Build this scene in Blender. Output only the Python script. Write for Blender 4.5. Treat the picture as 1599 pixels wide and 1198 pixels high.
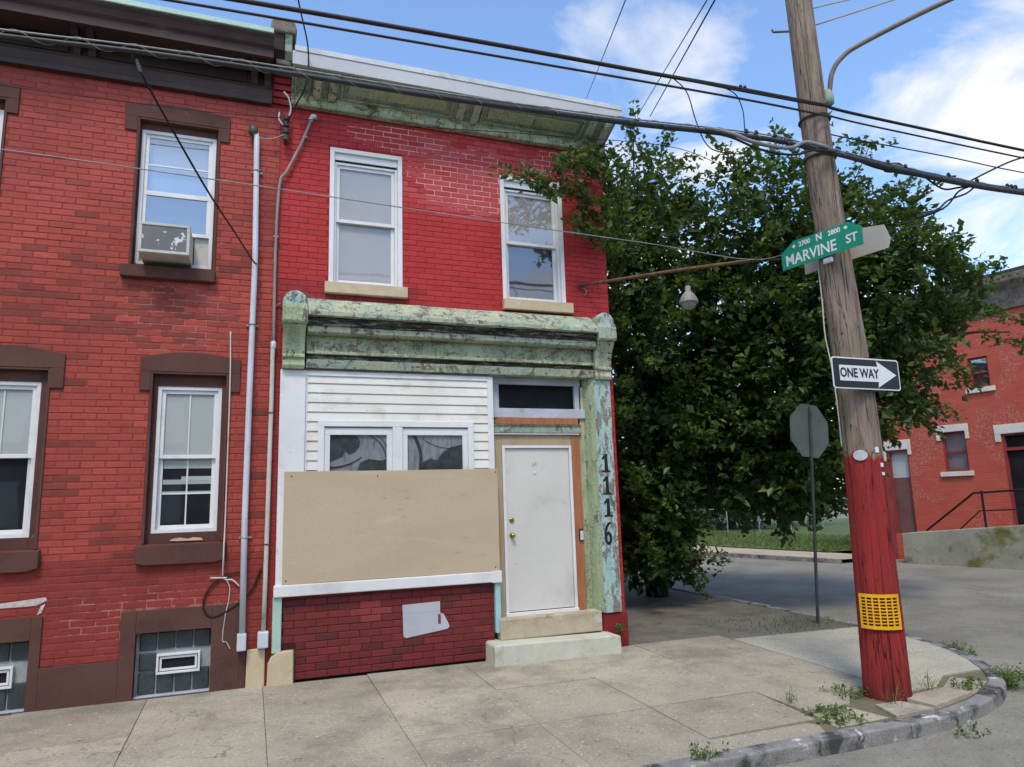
import bpy, bmesh, math, random
from mathutils import Vector, Matrix, noise as mnoise
random.seed(7)
sc = bpy.context.scene
for o in list(bpy.data.objects): bpy.data.objects.remove(o)
COL = sc.collection
R = math.radians

# ------------------------------------------------------------------ camera
YAW, PITCH, ROLL = R(20.508), R(9.614), R(-1.7466)
CAMP = Vector((-2.9953, -8.3238, 1.3466))
fw = Vector((math.sin(YAW)*math.cos(PITCH), math.cos(YAW)*math.cos(PITCH), math.sin(PITCH)))
rt0 = Vector((math.cos(YAW), -math.sin(YAW), 0)); up0 = rt0.cross(fw)
rt = rt0*math.cos(ROLL) + up0*math.sin(ROLL); up = up0*math.cos(ROLL) - rt0*math.sin(ROLL)
cd = bpy.data.cameras.new('camera'); cam = bpy.data.objects.new('camera', cd); COL.objects.link(cam)
cd.sensor_width = 36; cd.lens = 1096.42/1599*36; cd.clip_end = 3000; cd.clip_start = .05
cam.matrix_world = Matrix(((rt.x, up.x, -fw.x, CAMP.x), (rt.y, up.y, -fw.y, CAMP.y), (rt.z, up.z, -fw.z, CAMP.z), (0, 0, 0, 1)))
sc.camera = cam

# ------------------------------------------------------------------ sky, sun, exposure
SUN_AZ, SUN_EL = R(203), R(57)          # azimuth clockwise from +Y
w = bpy.data.worlds.new('World'); sc.world = w; w.use_nodes = True
nt = w.node_tree; nt.nodes.clear()
def nd(nt, typ, ins=None, **at):
    n = nt.nodes.new(typ)
    for k, v in at.items(): setattr(n, k, v)
    for k, v in (ins or {}).items():
        if isinstance(v, bpy.types.NodeSocket): nt.links.new(v, n.inputs[k])
        else: n.inputs[k].default_value = v
    return n
def ramp(nt, fac, stops, interp='LINEAR'):
    n = nt.nodes.new('ShaderNodeValToRGB'); n.color_ramp.interpolation = interp
    e = n.color_ramp.elements
    while len(e) < len(stops): e.new(.5)
    for el, (p, c) in zip(e, stops):
        el.position = p; el.color = (c, c, c, 1) if isinstance(c, (int, float)) else (*c[:3], 1)
    nt.links.new(fac, n.inputs[0]); return n.outputs[0]
def math_(nt, op, a, b=None, clamp=False):
    n = nt.nodes.new('ShaderNodeMath'); n.operation = op; n.use_clamp = clamp
    for i, v in enumerate((a, b)):
        if v is None: continue
        if isinstance(v, bpy.types.NodeSocket): nt.links.new(v, n.inputs[i])
        else: n.inputs[i].default_value = v
    return n.outputs[0]
def mixc(nt, fac, a, b, mode='MIX'):
    n = nt.nodes.new('ShaderNodeMix'); n.data_type = 'RGBA'; n.blend_type = mode
    for i, v in ((0, fac), (6, a), (7, b)):
        if isinstance(v, bpy.types.NodeSocket): nt.links.new(v, n.inputs[i])
        elif i == 0: n.inputs[0].default_value = v
        else: n.inputs[i].default_value = (*v[:3], 1)
    return n.outputs[2]
sky = nd(nt, 'ShaderNodeTexSky', sky_type='NISHITA', sun_disc=False, sun_elevation=SUN_EL, sun_rotation=SUN_AZ, air_density=1.0, dust_density=.6, ozone_density=1.2)
tc = nd(nt, 'ShaderNodeTexCoord'); gen = tc.outputs['Generated']
sep = nd(nt, 'ShaderNodeSeparateXYZ', {0: gen})
zc = math_(nt, 'ADD', math_(nt, 'MAXIMUM', sep.outputs[2], 0.0), .12)
cx = math_(nt, 'DIVIDE', sep.outputs[0], zc); cy = math_(nt, 'DIVIDE', sep.outputs[1], zc)
cv = nd(nt, 'ShaderNodeCombineXYZ', {0: cx, 1: cy, 2: 3.7})
cn = nd(nt, 'ShaderNodeTexNoise', {'Vector': cv.outputs[0], 'Scale': 2.1, 'Detail': 10.0, 'Roughness': .58, 'Distortion': .55})
cn2 = nd(nt, 'ShaderNodeTexNoise', {'Vector': cv.outputs[0], 'Scale': .55, 'Detail': 3.0, 'Roughness': .5})
dens = math_(nt, 'SUBTRACT', math_(nt, 'ADD', math_(nt, 'MULTIPLY', cn.outputs[0], 1.0), math_(nt, 'MULTIPLY', cn2.outputs[0], .4)), .20)
def lobe(d, k, amp):
    dv = nd(nt, 'ShaderNodeVectorMath', {0: gen, 1: Vector(d).normalized()}, operation='DOT_PRODUCT')
    q = math_(nt, 'MULTIPLY', math_(nt, 'SUBTRACT', dv.outputs['Value'], 1.0), k)
    return math_(nt, 'MULTIPLY', math_(nt, 'EXPONENT', q), amp)
for d, k, a in (((.33, .745, .575), 500, .075), ((.375, .725, .572), 500, .085), ((.43, .705, .560), 500, .085), ((.485, .685, .543), 500, .085), ((.535, .665, .515), 400, .085), ((.56, .67, .48), 200, .05), ((.70, .53, .465), 500, .08), ((.74, .505, .435), 500, .10), ((.79, .475, .395), 300, .12), ((.72, .56, .40), 120, .08), ((.175, .80, .572), 900, .07), ((.2, .8, .62), 60, -.13), ((.66, .5, .57), 90, -.17), ((.60, .62, .50), 200, -.05), ((-.05, .82, .57), 30, -.10)):
    dens = math_(nt, 'ADD', dens, lobe(d, k, a))
low = ramp(nt, sep.outputs[2], [(0, .06), (.45, 0.0)])
dens = math_(nt, 'ADD', math_(nt, 'ADD', dens, low), .012)
cmask = ramp(nt, dens, [(.505, 0.0), (.59, .42), (.70, .97)])
bg1 = nd(nt, 'ShaderNodeBackground', {'Color': mixc(nt, 1.0, sky.outputs[0], (1.56, 1.72, 1.86), 'MULTIPLY'), 'Strength': .14})
bg2 = nd(nt, 'ShaderNodeBackground', {'Color': (1.0, .985, .96, 1), 'Strength': .92})
mxs = nd(nt, 'ShaderNodeMixShader', {0: cmask, 1: bg1.outputs[0], 2: bg2.outputs[0]})
wo = nd(nt, 'ShaderNodeOutputWorld', {0: mxs.outputs[0]})
sd = bpy.data.lights.new('sun', 'SUN'); sd.energy = 2.0; sd.angle = R(14); sd.color = (1, .885, .72)
sun = bpy.data.objects.new('sun', sd); COL.objects.link(sun)
sdir = Vector((math.sin(SUN_AZ)*math.cos(SUN_EL), math.cos(SUN_AZ)*math.cos(SUN_EL), math.sin(SUN_EL)))
sun.rotation_euler = (-sdir).to_track_quat('-Z', 'Y').to_euler()
sc.view_settings.view_transform = 'Standard'; sc.view_settings.look = 'None'
sc.view_settings.exposure = 0.25; sc.view_settings.gamma = 1.0; sc.view_settings.use_curve_mapping = False
sc.render.engine = 'CYCLES'
sc.cycles.use_denoising = True; sc.cycles.max_bounces = 5; sc.cycles.transparent_max_bounces = 10
sc.cycles.use_adaptive_sampling = True; sc.cycles.adaptive_threshold = .03
sc.cycles.diffuse_bounces = 2; sc.cycles.glossy_bounces = 2; sc.cycles.transmission_bounces = 2; sc.cycles.caustics_reflective = False; sc.cycles.caustics_refractive = False

# ------------------------------------------------------------------ materials
def lin(r, g, b):
    f = lambda c: (c/12.92 if c <= .04045 else ((c+.055)/1.055)**2.4)
    return (f(r/255), f(g/255), f(b/255))
def new_mat(name):
    m = bpy.data.materials.new(name); m.use_nodes = True; m.node_tree.nodes.clear(); return m, m.node_tree
def finish(nt, color, rough=.7, bump=None, bstr=.3, bdist=.01, spec=.3, metal=0.0):
    p = nd(nt, 'ShaderNodeBsdfPrincipled', {'Roughness': rough, 'Metallic': metal, 'Specular IOR Level': spec})
    if isinstance(color, bpy.types.NodeSocket): nt.links.new(color, p.inputs['Base Color'])
    else: p.inputs['Base Color'].default_value = (*color[:3], 1)
    if bump is not None:
        b = nd(nt, 'ShaderNodeBump', {'Strength': bstr, 'Distance': bdist, 'Height': bump}); nt.links.new(b.outputs[0], p.inputs['Normal'])
    nd(nt, 'ShaderNodeOutputMaterial', {0: p.outputs[0]}); return p
def wpos(nt, scale=(1, 1, 1)):
    g = nd(nt, 'ShaderNodeNewGeometry')
    if scale == (1, 1, 1): return g.outputs['Position']
    return nd(nt, 'ShaderNodeVectorMath', {0: g.outputs['Position'], 1: scale}, operation='MULTIPLY').outputs[0]
def noise(nt, vec, s, det=5, rough=.55, dist=0.0):
    return nd(nt, 'ShaderNodeTexNoise', {'Vector': vec, 'Scale': s, 'Detail': det, 'Roughness': rough, 'Distortion': dist}).outputs[0]
def mat(name, c1, c2=None, s=3.0, rough=.7, bump=.25, bs=60.0, spec=.3, grain=.12, stain=None, stretch=(1, 1, 1), metal=0.0, bdist=.004):
    """two-tone mottled surface with fine grain, an optional stain (colour, scale, low, high) and relief"""
    m, t = new_mat(name); p = wpos(t, stretch)
    c2 = c2 or tuple(v*.82 for v in c1)
    c = ramp(t, noise(t, p, s, 4, .6), [(.36, c1), (.66, c2)])
    g = ramp(t, noise(t, p, bs, 3, .6), [(.3, 1-grain), (.7, 1+grain)])
    c = mixc(t, 1.0, c, g, 'MULTIPLY')
    if stain:
        for st in (stain if isinstance(stain, list) else [stain]):
            sc_, ss, lo, hi = st[:4]
            k = ramp(t, noise(t, p, ss, 5, .64, .3), [(lo, 0.0), (hi, 1.0)])
            c = mixc(t, k, c, sc_)
    finish(t, c, rough, noise(t, p, bs, 2, .7) if bump > .06 else None, bump, bdist, spec, metal); return m
def peel(name, cols, bare, s=2.2, lo=.52, hi=.56, dirt=(.05, .05, .04), dlo=.56, dhi=.75, stretch=(1, 1, 1), fs=9.0):
    """old paint in several shades: crazed, flaking off bare wood with a pale primer rim, dirt and run-off streaks"""
    m, t = new_mat(name); p = wpos(t, stretch); q = wpos(t)
    stops = [(.32 + .36*i/max(1, len(cols)-1), c) for i, c in enumerate(cols)]
    c = ramp(t, noise(t, p, s, 6, .6, .4), stops)
    g = ramp(t, noise(t, q, 55, 4, .65), [(.3, .80), (.7, 1.14)]); c = mixc(t, 1.0, c, g, 'MULTIPLY')
    fl = noise(t, p, fs, 6, .70, .6); fm = ramp(t, fl, [(lo, 0.0), (lo+.012, 1.0)])
    rim = ramp(t, fl, [(lo-.028, 0.0), (lo-.012, .75), (lo, 0.0)]); c = mixc(t, rim, c, lin(206, 208, 196))
    b2 = ramp(t, noise(t, wpos(t, (1.2, 1.2, 12)), 6, 5, .7), [(.35, bare), (.65, tuple(v*.55 for v in bare))])
    c = mixc(t, fm, c, b2)
    wv = nd(t, 'ShaderNodeVectorMath', {0: q, 1: nd(t, 'ShaderNodeVectorMath', {0: nd(t, 'ShaderNodeTexNoise', {'Vector': q, 'Scale': 12.0, 'Detail': 4.0}).outputs['Color'], 1: (.09, .09, .09)}, operation='MULTIPLY').outputs[0]}, operation='ADD').outputs[0]
    v = nd(t, 'ShaderNodeTexVoronoi', {'Vector': wv, 'Scale': 15.0}, feature='DISTANCE_TO_EDGE')
    ck = math_(t, 'MULTIPLY', ramp(t, v.outputs['Distance'], [(.0, 1.0), (.06, 0.0)]), ramp(t, noise(t, q, 3.2, 4, .6), [(.46, 0.0), (.60, .8)]))
    c = mixc(t, ck, c, tuple(v_*.8 for v_ in dirt))
    dm = ramp(t, noise(t, p, fs*.55, 5, .72, .8), [(dlo, 0.0), (dhi, .9)]); c = mixc(t, dm, c, dirt)
    st = ramp(t, noise(t, wpos(t, (9, 1, .7)), 2.4, 5, .6), [(.55, 0.0), (.75, .45)]); c = mixc(t, st, c, tuple(v_*1.2 for v_ in dirt))
    h = math_(t, 'SUBTRACT', noise(t, q, 45, 2, .6), math_(t, 'MULTIPLY', fm, .7))
    finish(t, c, .8, h, .8, .010, .2); return m
def brick_mat(name, grime=.25, rough=.72):
    m, t = new_mat(name); p = wpos(t)
    a = nd(t, 'ShaderNodeAttribute', attribute_name='bcol').outputs['Color']
    g = ramp(t, noise(t, p, 26, 5, .65), [(.3, .88), (.7, 1.12)]); c = mixc(t, 1.0, a, g, 'MULTIPLY')
    k = ramp(t, noise(t, p, 1.3, 6, .65), [(.48, 0.0), (.72, grime)]); c = mixc(t, k, c, lin(78, 36, 34))
    wv = ramp(t, noise(t, p, 38, 4, .7), [(.75, 0.0), (.77, .45)]); c = mixc(t, wv, c, lin(190, 150, 140))
    finish(t, c, rough, noise(t, p, 90, 2, .75), .5, .004, .25); return m
def glass(name, refl=.10, tint=(1, 1, 1)):
    m, t = new_mat(name)
    fr = nd(t, 'ShaderNodeLayerWeight', {'Blend': .5})
    f = math_(t, 'ADD', math_(t, 'MULTIPLY', math_(t, 'POWER', fr.outputs['Facing'], 4.0), .8), refl, True)
    h = noise(t, wpos(t), 1.6, 2, .5)
    b = nd(t, 'ShaderNodeBump', {'Strength': .07, 'Distance': .03, 'Height': h})
    gl = nd(t, 'ShaderNodeBsdfGlossy', {'Roughness': .03, 'Color': (.95, .97, 1, 1), 'Normal': b.outputs[0]})
    tr = nd(t, 'ShaderNodeBsdfTransparent', {'Color': (*tint, 1)})
    mx = nd(t, 'ShaderNodeMixShader', {0: f, 1: tr.outputs[0], 2: gl.outputs[0]})
    nd(t, 'ShaderNodeOutputMaterial', {0: mx.outputs[0]}); return m

MINT, YGRN, AQUA, OLIV = lin(168, 190, 160), lin(176, 182, 138), lin(150, 190, 186), lin(120, 140, 118)
MT = {}
MT['brick_old'] = brick_mat('old red brick', .34)
MT['brick_paint'] = brick_mat('painted red brick', .05, .6)
MT['brick_panel'] = brick_mat('dark red brick panel', .2, .65)
def mortar(name, red, pale, areas, base=.0, gain=.55):
    m, t = new_mat(name); p = wpos(t)
    c = ramp(t, noise(t, p, 14, 5, .6), [(.35, red), (.68, tuple(v*.7 for v in red))])
    sp = nd(t, 'ShaderNodeSeparateXYZ', {0: p})
    msk = None
    for (x, z, rx, rz) in areas:
        ax = math_(t, 'POWER', math_(t, 'DIVIDE', math_(t, 'SUBTRACT', sp.outputs[0], x), rx), 2.0)
        az = math_(t, 'POWER', math_(t, 'DIVIDE', math_(t, 'SUBTRACT', sp.outputs[2], z), rz), 2.0)
        q = math_(t, 'SUBTRACT', 1.0, math_(t, 'ADD', ax, az), False)
        msk = q if msk is None else math_(t, 'MAXIMUM', msk, q)
    n1 = noise(t, p, 7, 6, .7)
    if msk is None: v = math_(t, 'ADD', n1, base)
    else: v = math_(t, 'ADD', math_(t, 'ADD', n1, base), math_(t, 'MULTIPLY', math_(t, 'MAXIMUM', msk, 0.0), gain))
    k = ramp(t, v, [(.58, 0.0), (.68, .95)])
    c = mixc(t, k, c, pale)
    finish(t, c, .9, noise(t, p, 120, 1, .7), .5, .004, .1); return m
MT['mortar_old'] = mortar('old mortar', lin(146, 70, 62), lin(176, 118, 106), [(-3.75, 3.5, .9, .6), (-3.9, .3, 1.2, .4)], -.04, .22)
MT['mortar_paint'] = mortar('painted mortar', lin(168, 46, 50), lin(216, 178, 170), [(-.35, 5.55, 1.1, .62), (-1.3, 6.0, .9, .25), (1.0, 5.95, .7, .35)], -.16)
MT['mortar_panel'] = mat('dark panel joints', lin(70, 26, 30), lin(60, 34, 32), 4, .9)
MT['stucco'] = mat('brown stucco', lin(98, 68, 60), lin(88, 60, 54), 1.6, .85, .5, 55, .2, .10, stain=[(lin(72, 52, 48), 2.4, .55, .78), (lin(128, 100, 88), 7, .66, .74)])
MT['brown_wood'] = mat('dark brown painted wood', lin(76, 58, 54), lin(60, 46, 44), 2.2, .6, .3, 40, .3, .10, stain=(lin(104, 84, 78), 5, .58, .8), stretch=(.6, 1, 2))
MT['brown_dark'] = mat('dark brown frieze paint', lin(56, 38, 36), lin(44, 31, 30), 2.5, .65, .3, 40)
MT['white'] = mat('white vinyl', lin(229, 228, 226), lin(217, 216, 214), 1.2, .5, .05, 60, .35, .02, stain=[(lin(186, 185, 180), 2.5, .56, .82), (lin(150, 146, 138), 11, .68, .80)])
MT['white_dirty'] = mat('dirty white paint', lin(212, 213, 214), lin(192, 193, 194), 3, .55, .1, 60, .35, .04, stain=(lin(140, 136, 128), 4, .60, .80))
MT['fascia'] = mat('grey white metal fascia', lin(194, 194, 194), lin(182, 182, 183), .8, .45, .04, 30, .4, .02)
MT['grey_trim'] = mat('grey white trim', lin(186, 190, 198), lin(166, 170, 178), 3, .6, .15, 60, .3, .05, stain=(lin(120, 116, 110), 5, .62, .8))
MT['siding'] = mat('cream vinyl siding', lin(230, 227, 217), lin(218, 214, 203), 1.5, .55, .05, 60, .3, .02, stain=[(lin(192, 186, 168), 3, .55, .8), (lin(158, 150, 136), 9, .66, .80)])
MT['tan_stone'] = mat('tan stone', lin(206, 188, 156), lin(190, 172, 140), 5, .8, .35, 80, .2, .08, stain=(lin(156, 140, 112), 6, .62, .8))
MT['step_stone'] = mat('weathered tan step', lin(190, 176, 150), lin(172, 156, 132), 4, .85, .45, 70, .2, .10, stain=[(lin(128, 122, 92), 3, .58, .75), (lin(196, 196, 180), 5, .6, .7)])
MT['step_white'] = mat('painted stone step', lin(204, 203, 186), lin(188, 188, 168), 3, .8, .4, 60, .2, .06, stain=[(lin(146, 146, 100), 3.2, .56, .74), (lin(96, 96, 80), 7, .66, .76)])
MT['plywood'] = mat('tan boarding', lin(194, 176, 148), lin(186, 167, 139), 1.3, .88, .25, 50, .12, .05, stain=[(lin(172, 154, 126), 5, .62, .80), (lin(204, 188, 162), 2.2, .58, .8)], stretch=(.45, 1, 1.6))
MT['plywood2'] = mat('shaded tan panel', lin(176, 158, 128), lin(162, 144, 114), 2, .8, .15, 80, .15, .05, stretch=(2, 1, .5))  # slightly deeper tan than the window boarding
MT['orange_wood'] = mat('bare orange timber', lin(172, 114, 78), lin(150, 96, 64), 4, .7, .25, 60, .2, .10, stretch=(6, 3, .7))
MT['door'] = mat('grey white steel door', lin(212, 209, 200), lin(203, 200, 191), .9, .5, .04, 40, .35, .02, stain=[(lin(184, 180, 170), 2, .56, .82), (lin(150, 144, 134), 12, .68, .78)])
MT['green_peel'] = peel('flaking mint cornice paint', [lin(174, 190, 170), lin(160, 174, 154), lin(182, 184, 152), lin(192, 202, 186)], lin(142, 136, 122), 2.2, .565, .60, lin(70, 66, 54), .575, .70)
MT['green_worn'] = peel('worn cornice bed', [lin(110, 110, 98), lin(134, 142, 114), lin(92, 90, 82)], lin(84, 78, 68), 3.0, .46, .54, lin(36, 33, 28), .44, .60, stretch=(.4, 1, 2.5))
MT['green_dark'] = peel('grey green frieze paint', [lin(126, 146, 130), lin(150, 164, 142), lin(110, 130, 116)], lin(140, 134, 116), 2.0, .58, .62, lin(66, 68, 58), .56, .74)
MT['green_board'] = peel('crumbling green board', [lin(158, 178, 156), lin(180, 190, 152), lin(150, 160, 130), lin(188, 196, 164)], lin(158, 142, 116), 2.6, .55, .59, lin(80, 72, 54), .55, .70)
MT['aqua_peel'] = peel('flaking aqua pilaster paint', [lin(150, 186, 180), lin(166, 198, 194), lin(176, 190, 164)], lin(150, 146, 134), 1.8, .53, .56, lin(84, 82, 74), .57, .72, stretch=(1.6, 1, .5))
MT['ygreen_peel'] = peel('flaking yellow green paint', [lin(170, 178, 136), lin(150, 166, 130), lin(182, 188, 154)], lin(132, 130, 112), 2.0, .60, .64, lin(70, 74, 58), .60, .78, stretch=(1.6, 1, .6))
MT['mint_plain'] = mat('pale mint metal', lin(176, 204, 186), lin(160, 190, 174), 2, .5, .1, 50, .3, .04)
MT['aqua_plain'] = mat('pale aqua board', lin(164, 206, 208), lin(150, 192, 194), 3, .55, .15, 50, .3, .05)
MT['red_plain'] = mat('red masonry paint', lin(136, 38, 40), lin(116, 34, 36), 3, .7, .4, 60, .25, .08, stain=(lin(84, 40, 38), 4, .6, .8))
MT['conduit'] = mat('weathered grey conduit', lin(150, 142, 138), lin(128, 118, 112), 4, .55, .1, 60, .4, .05)
MT['pipe_white'] = mat('white painted pipe', lin(206, 210, 216), lin(192, 196, 200), 3, .45, .05, 60, .4, .03, stain=(lin(160, 156, 150), 6, .66, .8))
MT['pipe_cream'] = mat('cream pvc pipe', lin(206, 202, 190), lin(190, 186, 174), 3, .5, .05, 60, .35, .03, stain=(lin(150, 140, 126), 6, .64, .8))
MT['wire_black'] = mat('black cable', (.012, .011, .010), (.02, .018, .016), 6, .55, .1, 60)
MT['wire_brown'] = mat('brown old cable', lin(62, 46, 40), lin(44, 34, 30), 6, .6, .1, 60)
MT['wire_grey'] = mat('grey strand', lin(150, 148, 146), lin(120, 118, 116), 8, .45, .1, 60, .5)
MT['cable_dark'] = mat('lashed dark cable', lin(56, 58, 60), lin(40, 42, 46), 5, .5, .1, 60, .4)
MT['wire_yellow'] = mat('tan guy wire', lin(170, 150, 110), None, 5, .6)
MT['rust'] = mat('rusty iron arm', lin(118, 92, 72), lin(84, 62, 50), 14, .8, .4, 80, .2, .15)
MT['glass'] = glass('window glass', .035)
MT['glass_mid'] = glass('half reflecting glass', .085)
MT['glass_hi'] = glass('sky reflecting glass', .17)
MT['glass_dark'] = glass('dark window glass', .03)
MT['blind'] = mat('grey window blind', lin(178, 176, 174), lin(170, 168, 166), .7, .8, .0, 20, .2, .01)
MT['blind_green'] = mat('pale grey green blind', lin(186, 192, 186), lin(176, 182, 176), .7, .8, .0, 20, .2, .01)
MT['blind_blue'] = mat('blue grey shade', lin(150, 176, 200), lin(132, 158, 182), .8, .8, .0, 20, .2, .01)  # blue of the mirrored sky put into the blind colour
MT['dark'] = mat('dark interior', lin(44, 44, 46), lin(34, 34, 36), 2, .9, .0, 20, .1, .02)
MT['dark2'] = mat('dim room', lin(92, 94, 98), lin(70, 72, 76), 1.2, .9, .0, 20, .1, .04)
MT['black_gap'] = mat('dark gap', (.012, .012, .011), (.02, .02, .018), 3, .9)
def swirl():  # wavy mirrored street painted as grey bands; no object uses it
    m, t = new_mat('printed dark window film'); p = wpos(t)
    n1 = noise(t, p, 1.9, 4, .55, 2.2); c = ramp(t, n1, [(.42, lin(50, 52, 54)), (.49, lin(66, 70, 72)), (.505, lin(134, 138, 142)), (.60, lin(118, 122, 126)), (.615, lin(70, 74, 76)), (.66, lin(126, 130, 134))])
    g = ramp(t, noise(t, p, 60, 4, .7), [(.35, .75), (.65, 1.2)]); c = mixc(t, 1.0, c, g, 'MULTIPLY')
    finish(t, c, .7); return m
MT['film'] = swirl()
MT['ac_body'] = mat('aged cream metal', lin(198, 196, 184), lin(180, 178, 166), 4, .5, .05, 50, .4, .03)
MT['ac_grille'] = mat('flaked grey grille', lin(118, 116, 116), lin(106, 104, 104), 4, .6, .1, 80, .3, .05, stain=(lin(216, 216, 212), 13, .60, .615))
MT['brass'] = mat('brass', lin(196, 160, 70), lin(170, 134, 54), 6, .25, .02, 30, .5, .03, metal=1.0)
MT['black_plastic'] = mat('black plastic', (.015, .015, .016), None, 4, .4, .02, 30, .4)
MT['grey_patch'] = mat('pale grey patch', lin(190, 192, 196), lin(178, 180, 186), 2, .7, .1, 60, .2, .03)
MT['graffiti'] = mat('faded white paint', lin(206, 196, 190), lin(180, 160, 154), 20, .8, .1, 60)
MT['glass_block'] = mat('murky glass block', lin(64, 76, 78), lin(50, 60, 62), 6, .12, .35, 34, .6, .22, bdist=.006)
MT['block_grout'] = mat('grey grout', lin(166, 174, 172), lin(146, 154, 152), 9, .8, .3, 70)
MT['digit'] = mat('black stencil paint', lin(34, 42, 42), lin(22, 28, 28), 20, .6, .1, 60)
# ground
def concrete(name, a, b, st, dark=.5, cracks=True, patch=0.0):
    m, t = new_mat(name); p = wpos(t)
    oi = nd(t, 'ShaderNodeObjectInfo')
    c = ramp(t, noise(t, p, 1.1, 3, .65), [(.33, a), (.68, b)])
    tone = ramp(t, oi.outputs['Random'], [(0, .88), (1, 1.10)]); c = mixc(t, 1.0, c, tone, 'MULTIPLY')
    g = ramp(t, noise(t, p, 130, 2, .8), [(.25, .80), (.75, 1.18)]); c = mixc(t, 1.0, c, g, 'MULTIPLY')
    g2 = ramp(t, noise(t, p, 38, 2, .75), [(.28, .87), (.72, 1.11)]); c = mixc(t, 1.0, c, g2, 'MULTIPLY')
    k = ramp(t, noise(t, p, 2.3, 6, .74, .6), [(.50, 0.0), (.74, dark)]); c = mixc(t, k, c, st)
    k3 = ramp(t, noise(t, p, .55, 4, .7), [(.50, 0.0), (.64, dark*.8)]); c = mixc(t, k3, c, tuple(v*.92 for v in st))
    sp = ramp(t, noise(t, p, 30, 0, .5), [(.74, 0.0), (.76, .6)]); c = mixc(t, sp, c, tuple(v*.35 for v in a))
    sp2 = ramp(t, noise(t, p, 41, 0, .5), [(.75, 0.0), (.77, .5)]); c = mixc(t, sp2, c, tuple(min(.8, v*1.7) for v in a))
    gum = nd(t, 'ShaderNodeTexVoronoi', {'Vector': p, 'Scale': 2.6}); c = mixc(t, ramp(t, gum.outputs['Distance'], [(.055, .5), (.075, 0.0)]), c, tuple(v*.45 for v in a))
    h = noise(t, p, 120, 2, .8)
    if patch:
        v0 = nd(t, 'ShaderNodeTexVoronoi', {'Vector': p, 'Scale': .28}); c = mixc(t, 1.0, c, ramp(t, nd(t, 'ShaderNodeSeparateColor', {0: v0.outputs['Color']}).outputs[0], [(0, 1-patch), (1, 1+patch)]), 'MULTIPLY')
    if cracks:
        v = nd(t, 'ShaderNodeTexVoronoi', {'Vector': nd(t, 'ShaderNodeVectorMath', {0: p, 1: nd(t, 'ShaderNodeTexNoise', {'Vector': p, 'Scale': 2.0, 'Detail': 3.0}).outputs['Color']}, operation='ADD').outputs[0], 'Scale': .42}, feature='DISTANCE_TO_EDGE')
        cm = ramp(t, v.outputs['Distance'], [(.0, 1.0), (.004, 0.0)])
        cm = math_(t, 'MULTIPLY', cm, ramp(t, noise(t, p, .9, 1, .5), [(.47, 0.0), (.55, .8)]))
        c = mixc(t, cm, c, tuple(v_*.3 for v_ in a))
    finish(t, c, .92, h, .6, .008, .2); return m
MT['slab'] = concrete('worn concrete slab', lin(178, 169, 149), lin(160, 151, 134), lin(122, 115, 101), .62)
MT['slab_new'] = concrete('smooth corner concrete', lin(192, 186, 166), lin(180, 174, 154), lin(142, 137, 122), .4, False)
MT['asphalt'] = concrete('grey worn asphalt', lin(153, 149, 135), lin(141, 137, 124), lin(114, 111, 101), .5, True, .05)
MT['kerb'] = mat('granite kerb', lin(150, 148, 144), lin(126, 124, 120), 3, .85, .6, 60, .2, .16, stain=[(lin(70, 70, 72), 3.2, .50, .62), (lin(206, 206, 204), 5, .62, .68)], bdist=.012)
MT['side_slab'] = concrete('dirty shaded pavement', lin(134, 129, 117), lin(116, 111, 101), lin(84, 80, 72), .7)  # darker, dirtier concrete than the front slabs
MT['soil'] = mat('dark leaf litter soil', lin(92, 86, 74), lin(74, 68, 58), 2.2, .95, .8, 50, .1, .25, stain=[(lin(110, 80, 56), 3, .62, .75), (lin(84, 92, 58), 2.5, .6, .75)], bdist=.02)
MT['joint'] = mat('mossy dirt', lin(116, 109, 90), lin(104, 104, 76), 6, .95, .5, 60)
MT['dirt_walk'] = mat('pale dirt pavement', lin(186, 168, 146), lin(166, 150, 130), 1.2, .95, .4, 40, .1, .12)
MT['lawn'] = mat('lawn soil', lin(92, 108, 62), lin(80, 96, 54), .8, .95, .5, 30)
MT['earth'] = mat('far ground', lin(110, 110, 96), lin(96, 98, 84), .2, .95, .3, 8)
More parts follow.
